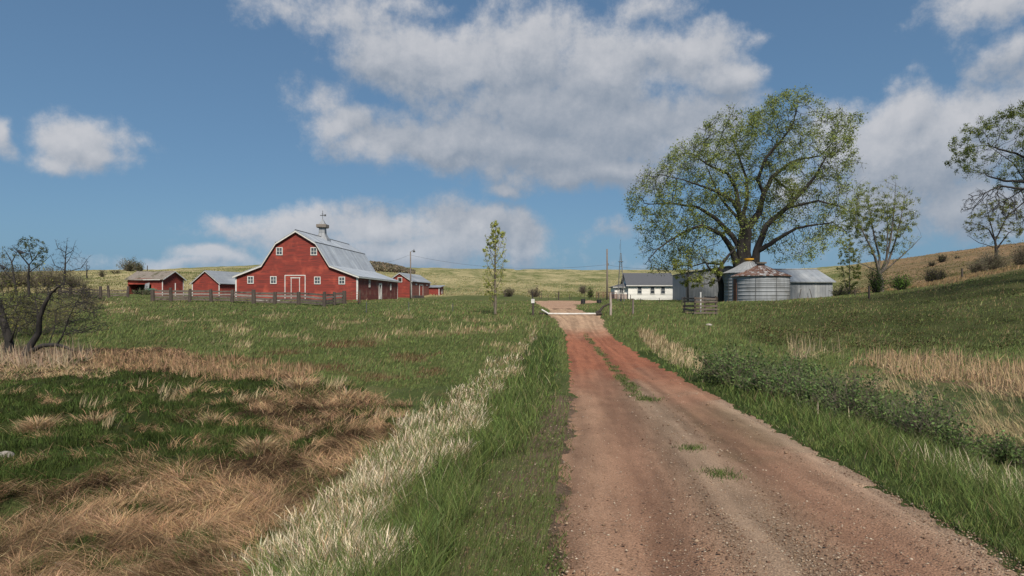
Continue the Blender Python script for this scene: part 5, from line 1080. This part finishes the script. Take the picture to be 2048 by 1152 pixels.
# ---- tree reaching in from the right
rt_ = [[(2230,640,0,.5),(2215,560,0,.42),(2195,470,0,.34),(2150,410,0,.24),(2100,378,0,.17),(2050,363,0,.12),(2010,362,0,.08),(1975,352,0,.05)], [(2150,410,0,.15),(2110,330,1,.12),(2060,300,1.3,.08),(2000,280,1.6,.04)], [(2195,470,0,.2),(2190,380,-1,.16),(2150,280,-1,.10),(2100,230,-1,.05)], [(2100,378,0,.08),(2040,400,-.8,.06),(1990,440,-1,.03)], [(2050,363,0,.05),(2010,330,-.8,.04),(1960,300,-1,.02)]]
tree('overhanging_tree', 'large tree reaching in from the right edge with small leaves', 'tree', 50, rt_, [([(1918,290),(1928,262),(1955,240),(1985,222),(2020,205),(2060,198),(2150,170),(2260,180),(2330,260),(2320,380),(2200,420),(2048,360),(1985,345),(1930,360),(1928,320)], 2000)], .24, 2.6, .30, .007, 34000, .095, (.17, .21, .055), 3, 42, 'bark', depth=4.5, twig=5000, center=(2120, 300, 215, 150), lspread=1.2)
rt2 = [[(2190,470,0,.12),(2120,400,0,.10),(2048,378,0,.08),(2000,372,0,.06),(1972,385,0,.03)], [(2048,378,0,.05),(2020,400,.5,.03)], [(2000,372,0,.04),(1980,392,-.5,.02)]]
tree('bare_drooping_branch', 'bare drooping twigs hanging below the leafy tree at the right edge', 'tree branch', 47, rt2, [([(1928,400),(1950,375),(2000,375),(2060,385),(2200,420),(2180,480),(2060,455),(2030,440),(1990,430),(1950,420),(1926,425)], 800)], .17, 1.4, .22, .012, 0, .1, (.1, .1, .05), 3, 44, 'bark', depth=1.6, twig=7000, grav=-.35)
# ---- tree on the right skyline
sk = [[(1993,518,0,.26),(1992,500,0,.22),(1990,482,0,.14),(1975,460,-.3,.09),(1955,450,-.5,.05),(1930,452,-.8,.03)], [(1992,500,0,.12),(2005,485,.3,.10),(2022,465,.5,.06),(2045,452,.8,.03)], [(1990,482,0,.1),(1985,445,.5,.08),(1980,410,.8,.03)], [(1992,482,0,.1),(2003,445,-.5,.08),(2015,415,-.8,.03)], [(1985,495,0,.06),(1960,485,.3,.05),(1938,470,.4,.02)]]
tree('hilltop_tree', 'sparse spreading tree standing alone on the right hilltop', 'tree', 105, sk, [([(1925,455),(1940,430),(1965,420),(1970,400),(2000,395),(2030,410),(2055,430),(2060,455),(2040,475),(2010,485),(1960,485),(1935,472)], 420)], .34, 3, .42, .011, 4200, .17, (.18, .20, .07), 3, 52, 'bark', depth=3.5, twig=1400)
# ---- left group
l1 = [[(22,712,0,0.202),(18,680,0,0.187),(8,645,0,0.158),(-6,612,.2,0.122),(-22,580,.4,0.086),(-26,540,.4,0.043)], [(8,640,0,0.058),(-25,620,-.3,0.050),(-60,590,-.5,0.029)], [(20,690,0,0.072),(40,665,-.4,0.043),(55,635,-.6,0.022)]]
l2 = [[(52,712,0,0.202),(62,690,0,0.158),(78,665,0,0.130),(85,635,-.2,0.108),(98,610,-.3,0.086),(118,585,-.5,0.058),(140,572,-.7,0.036)], [(52,705,0,0.108),(95,690,-.3,0.101),(128,688,-.5,0.086),(152,694,-.6,0.065),(164,700,-.6,0.036)], [(128,688,-.5,0.050),(142,670,-.6,0.043),(160,635,-.8,0.029),(188,590,-1,0.011)], [(142,670,-.6,0.022),(175,660,-1,0.014),(205,665,-1.3,0.006)], [(98,610,-.3,0.043),(90,590,.2,0.043),(82,575,.5,0.029)], [(112,695,-.4,0.036),(114,660,-.2,0.029),(113,620,0,0.022)], [(78,665,0,0.043),(60,620,.5,0.036),(45,590,.8,0.022)]]
tree('dead_willow', 'dark double-bent dead willow at the left edge of the marsh', 'tree', 33, l1, [([(-90,600),(-40,560),(20,560),(60,600),(70,650),(30,670),(-20,660),(-80,660)], 700)], .17, 2, .20, .009, 2600, .06, (.14,.15,.045), 3, 61, 'bark', depth=1.6, twig=4500, jit=.4)
tree('dead_willow', 'sprawling dark willow with a low crooked limb above the cattails', 'tree', 32, l2, [([(40,600),(70,570),(120,560),(155,565),(190,590),(200,630),(160,650),(150,600),(110,600),(95,640),(60,640)], 900), ([(110,640),(200,640),(210,665),(120,675)], 160)], .15, 1.8, .18, .0085, 500, .045, (.13,.14,.04), 3, 62, 'bark', depth=1.6, twig=5000, jit=.4)
l3 = [[(58,590,0,.07),(57,560,0,.055),(58,530,0,.045),(45,505,-.3,.022),(36,492,-.4,.01)], [(58,530,0,.03),(70,505,.3,.02),(80,490,.4,.01)], [(57,545,0,.03),(75,525,.4,.018),(88,510,.5,.01)], [(58,520,0,.03),(58,495,0,.016),(56,480,0,.008)]]
tree('leafy_scrub_tree', 'thin round-crowned tree with tiny leaves above the left brush', 'tree', 34, l3, [([(30,495),(42,478),(62,472),(84,482),(92,500),(88,525),(72,530),(58,510),(42,520),(32,510)], 330)], .11, 1.2, .13, .0045, 1500, .05, (.09, .11, .04), 2, 63, 'bark', depth=.8, twig=900)
l4 = [[(128,570,0,.10),(130,545,0,.075),(131,520,0,.05),(133,495,0,.03),(135,478,0,.01)]] + [[(131, v, 0, .03), (131 + s * w_ * .6, v - h_ * .3, dy, .03), (131 + s * w_, v - h_, dy, .01)] for (v, s, w_, h_, dy) in ((545,1,40,32,.5),(540,-1,22,28,-.5),(528,1,28,30,-.6),(522,-1,20,30,.6),(508,1,14,24,.4),(505,-1,16,26,-.3),(552,-1,18,18,.5))]
tree('bare_tree', 'bare leafless tree with spiky branches on the left skyline', 'tree', 58, l4, [([(108,530),(112,495),(130,478),(140,480),(150,510),(175,520),(165,540),(145,550),(120,550)], 260)], .18, 2, .24, .006, 0, .05, (.1,.1,.05), 2, 64, 'bark', depth=1.5, twig=1300)
l5 = [[(174,556,0,.10),(174,540,0,.07),(173,528,0,.03)], [(174,545,0,.04),(167,535,.2,.02)], [(174,543,0,.04),(181,534,-.2,.02)]]
tree('bare_tree', 'tiny bare tree right of the larger leafless skyline tree', 'tree', 95, l5, [([(166,545),(167,528),(174,522),(182,530),(183,545)], 60)], .25, 2, .35, .010, 0, .1, (.1,.1,.05), 2, 65, 'bark', depth=.8, twig=500)
l6 = [[(34,590,0,.07),(28,555,0,.05),(24,525,0,.035),(12,502,0,.015)], [(24,525,0,.04),(28,505,.2,.02),(12,495,.2,.01)], [(30,560,0,.04),(0,545,.4,.03),(-20,520,.5,.02)]]
tree('bare_tree', 'forked bare tree rising out of the brush at the far left edge', 'tree', 36, l6, [([(-20,520),(0,500),(15,490),(32,500),(40,540),(20,560),(-10,560)], 260)], .13, 1.5, .18, .0045, 700, .05, (.12,.13,.05), 2, 66, 'bark', depth=1, twig=1300)
# ---- bushes: dense twig fountains with or without leaves
def bush(name, label, u, y, wpx, hpx, nst, leafn, lcol, lsz, barkm, seed, cat='bush', group=None, tw=1.0, tipr=.004):
    rg = np.random.default_rng(seed); x_, y_, z_ = GP(u, y, -.05); R = wpx / 2 / F * y; Hh = hpx / F * y
    P = [np.zeros(3)]; par = [-1]; rad = [.03]
    P = [np.array((0., 0., 0.))]
    for k in range(nst):
        a = rg.uniform(0, 6.28); lean = rg.uniform(.1, 1.0) ** .8; L = Hh * rg.uniform(.45, 1.08); base = np.array((math.cos(a) * R * .25 * rg.random(), math.sin(a) * R * .25 * rg.random(), 0))
        tgt = np.array((math.cos(a) * R * lean, math.sin(a) * R * lean, L * (1 - .35 * lean ** 2)))
        P.append(base); par.append(-1); rad.append(tipr * 3.5); last = len(P) - 1; prev = base
        for q in range(1, 6):
            f_ = q / 5; p_ = base + (tgt - base) * np.array((f_ ** .8, f_ ** .8, f_)) + rg.normal(0, .05 * Hh, 3) * (q < 5); P.append(p_); par.append(last); rad.append(tipr * (3.5 - 2.6 * f_)); last = len(P) - 1
            for _ in range(int(2 * tw) + (rg.random() < tw % 1)):
                d = (tgt - base); d = d / (np.linalg.norm(d)+1e-9) + rg.normal(0, .6, 3); e = p_ + d * Hh * rg.uniform(.08, .25); e[2] = max(e[2], .02)
                P.append(e); par.append(last); rad.append(tipr * .8); li = len(P) - 1
                if rg.random() < .7: P.append(e + (d + rg.normal(0, .5, 3)) * Hh * .10); par.append(li); rad.append(tipr * .6)
    P = np.array(P); par = np.array(par); rad = np.array(rad); rt = thing(name, label, cat, (x_, y_, z_), 0, group)
    tube_mesh('stems', P, par, rad, range(len(P)), M[barkm], rt)
    if leafn:
        c = rg.choice(len(P), leafn, p=(w_ := np.where(P[:, 2] > .22 * Hh, 1., .25)) / w_.sum()); C = P[c] + rg.normal(0, .055 * Hh + .01, (leafn, 3)); C[:, 2] = np.abs(C[:, 2])
        cl = fbm(C[:, 0] * 2 / Hh + seed, C[:, 2] * 2 / Hh + C[:, 1], 1.3, 2, seed); leaves('foliage', C, lsz, colvar(lcol, leafn, .22, .06) * (.55 + .9 * cl)[:, None], rt, seed)
    return rt
# green thicket of waist-high shrubs along the right verge
shr = [(1440,765,80,62,'leftmost grey-green shrub of the verge thicket, beside the straw strip'),(1480,775,80,66,'second verge shrub from the left, rounded top'),(1520,790,90,72,'third verge shrub from the left, dense and dark at its foot'),(1565,802,84,64,'fourth verge shrub from the left with pale tips'),(1612,818,90,70,'fifth verge shrub from the left, broad'),
 (1655,832,84,68,'verge shrub just left of the tallest middle one'),(1700,850,96,88,'tallest shrub in the middle of the verge thicket'),(1750,864,90,84,'verge shrub just right of the tallest middle one'),(1800,878,96,88,'dense verge shrub over the bare brown stems'),(1850,900,96,88,'rightmost large shrub of the verge thicket'),(2015,925,80,72,'separate round shrub near the right edge of the picture'),(1590,775,70,50,'small shrub set behind the verge thicket'),(1905,915,60,56,'low ragged shrub at the right end of the thicket')]
for k, (u, vb, w_, hp, lb) in enumerate(shr):
    _, yy, _ = on_ground(u, vb, 6, 30); bush('verge_shrub', lb, u, yy, w_ * 1.35, hp * (.95 + .30 * math.sin(k * 2.3)), 44, 1700, (.135, .195, .072), .0047 * yy ** .9, 'tan', 700 + k, 'shrub', 'shrubs along the right verge', 1.3, .0036)
# bare and leafy bushes further off
for k, (nm, lb, u, y, w_, hp, nst, ln, lc, bm) in enumerate((
 ('brush_thicket', 'tangled yellow-green brush behind the dead willows, leftmost', 2, 40, 120, 92, 28, 2000, (.24,.24,.08), 'tan'), ('brush_thicket', 'tangled yellow-green brush between the two dead willows', 74, 42, 110, 88, 24, 2200, (.26,.26,.08), 'tan'), ('brush_thicket', 'grey twiggy brush right of the sprawling willow', 128, 48, 80, 60, 18, 700, (.22,.22,.09), 'tan'), ('brush_thicket', 'fading low brush at the right end of the left thicket', 172, 60, 60, 34, 18, 400, (.22,.2,.09), 'tan'),
 ('hill_bush', 'round grey-green bush pair on the left hill crest, larger', 259, 214, 34, 22, 40, 900, (.13,.14,.075), 'tan'), ('hill_bush', 'smaller bush right of the larger one on the left hill crest', 279, 214, 15, 17, 22, 400, (.13,.14,.075), 'tan'), ('hill_bush', 'low scrub on the left skyline behind the rail fence', 204, 190, 16, 13, 16, 120, (.12,.12,.06), 'tan'), ('hill_bush', 'low flat scrub left of the hill crest bushes', 232, 200, 22, 7, 14, 120, (.12,.12,.06), 'tan'),
 ('skyline_scrub', 'grey scrub on the left skyline behind the forked bare tree', 20, 110, 90, 42, 60, 900, (.11,.115,.06), 'tan'), ('skyline_scrub', 'grey scrub on the left skyline behind the round-crowned tree', 72, 112, 80, 40, 60, 900, (.13,.135,.06), 'tan'), ('skyline_scrub', 'dark rounded scrub on the skyline beneath the larger bare tree', 108, 115, 50, 36, 50, 1100, (.085,.095,.045), 'tan'), ('skyline_scrub', 'low grey scrub on the skyline right of the larger bare tree', 152, 118, 56, 26, 46, 500, (.11,.11,.06), 'tan'),
 ('grey_bush', 'grey leafless bush on the prairie right of the sheds', 869, 150, 17, 17, 40, 200, (.12,.10,.08), 'tan'), ('grey_bush', 'grey bush on the prairie just right of the poplar sapling', 1019, 128, 24, 16, 36, 500, (.13,.13,.07), 'tan'), ('grey_bush', 'brownish bare bush behind the signed gate post', 1070, 140, 24, 18, 36, 160, (.14,.10,.08), 'tan'), ('grey_bush', 'round grey bush alone on the prairie above the yard', 1166, 170, 15, 14, 40, 250, (.10,.08,.07), 'tan'),
 ('green_sapling', 'small bright green sapling in front of the prairie near the deck', 1181, 112, 9, 22, 16, 420, (.10,.16,.035), 'tan'),
 ('hill_bush', 'right hill bush, low and round below the skyline', 1862, 88, 26, 28, 34, 420, (.10,.11,.045), 'bark'), ('hill_bush', 'right hill bush with an open twiggy top', 1880, 92, 24, 22, 30, 260, (.10,.11,.045), 'bark'), ('hill_bush', 'bushy scrub on the right skyline, taller', 1884, 200, 18, 14, 24, 260, (.09,.09,.05), 'bark'), ('hill_bush', 'bushy scrub on the right skyline, lower', 1864, 195, 14, 9, 18, 160, (.09,.09,.05), 'bark'), ('hill_bush', 'tiny scrub on the right skyline near the hilltop tree', 1914, 210, 10, 5, 10, 60, (.09,.09,.05), 'bark'),
 ('dark_thicket', 'dark grey thicket around the foot of the hilltop tree', 1985, 84, 52, 34, 70, 1500, (.15,.15,.09), 'tan'), ('dark_thicket', 'dark grey thicket left of the hilltop tree foot', 1955, 82, 36, 26, 46, 700, (.15,.15,.09), 'tan'), ('dark_thicket', 'dark grey thicket at the right edge of the hill', 2048, 80, 40, 38, 50, 1200, (.15,.15,.09), 'tan'),
 ('green_bush', 'fresh green bush right of the fan-shaped tree', 1801, 70, 46, 24, 40, 1600, (.11,.19,.04), 'bark'), ('green_bush', 'dark green ivy-like bush against the trunk of the fan-shaped tree', 1752, 73, 24, 44, 30, 1500, (.045,.085,.02), 'bark'), ('green_bush', 'dark low bush at the right corner of the long metal shed', 1678, 92, 26, 20, 26, 700, (.05,.07,.03), 'bark'), ('grey_bush', 'long grey brush on the slope left of the fan-shaped tree', 1690, 105, 60, 22, 50, 700, (.10,.10,.05), 'tan'),
 ('green_bush', 'weedy grey-green growth at the foot of the open old shed', 285, 99, 40, 12, 30, 700, (.10,.12,.06), 'tan'), ('grey_bush', 'dark leafless shrub by the left rail fence', 172, 72, 22, 32, 22, 120, (.08,.09,.05), 'bark'))):
    bush(nm, lb, u, y, w_, hp, nst, ln, lc, .0016 * y ** .95 + .02, bm, 800 + k, 'bush' if 'sapling' not in nm else 'sapling', None, 1.6 if y > 60 else 2.2, .00012 * y + .001)
# dark wood on the far hill behind the barn
rg = np.random.default_rng(5); n = 16000; u = rg.uniform(738, 830, n); y = rg.uniform(300, 340, n); x = X(u, y); hh = 2.0 * (1 - sst(u, 775, 835)) + .5; hh = hh * (.6 + .6 * fbm(x, y, .12, 3, 9)); z = height(x, y) + rg.uniform(0, 1, n) * hh
tag(leaves('distant_wood', np.stack([x, y, z], 1), .7, colvar((.22, .19, .13), n, .3), None, 77), kind='stuff')
# fine weeds and low brush dotting the dark slope on the right
rg = np.random.default_rng(9); n = 52000; x, y, z = sample(n, 1330, 2300, 27, 62, 1.0); Zs = zones(x, y, z); cm = fbm(x, y, .55, 3, 600); k = (Zs['hillR'] > .4) & (cm > .54); x, y, z, cm = pick(k, x, y, z, cm); n = len(x)
C = np.stack([x, y, z + rg.uniform(.02, .45, n) * sst(cm, .5, .7)], 1); c = colvar((.080, .095, .036), n, .28); b_ = rg.random(n) < .3; c[b_] = colvar((.095, .07, .04), b_.sum(), .25)
tag(leaves('low_brush', C, .075, c, None, 78), kind='stuff')
run_grass(1.0)
stones()
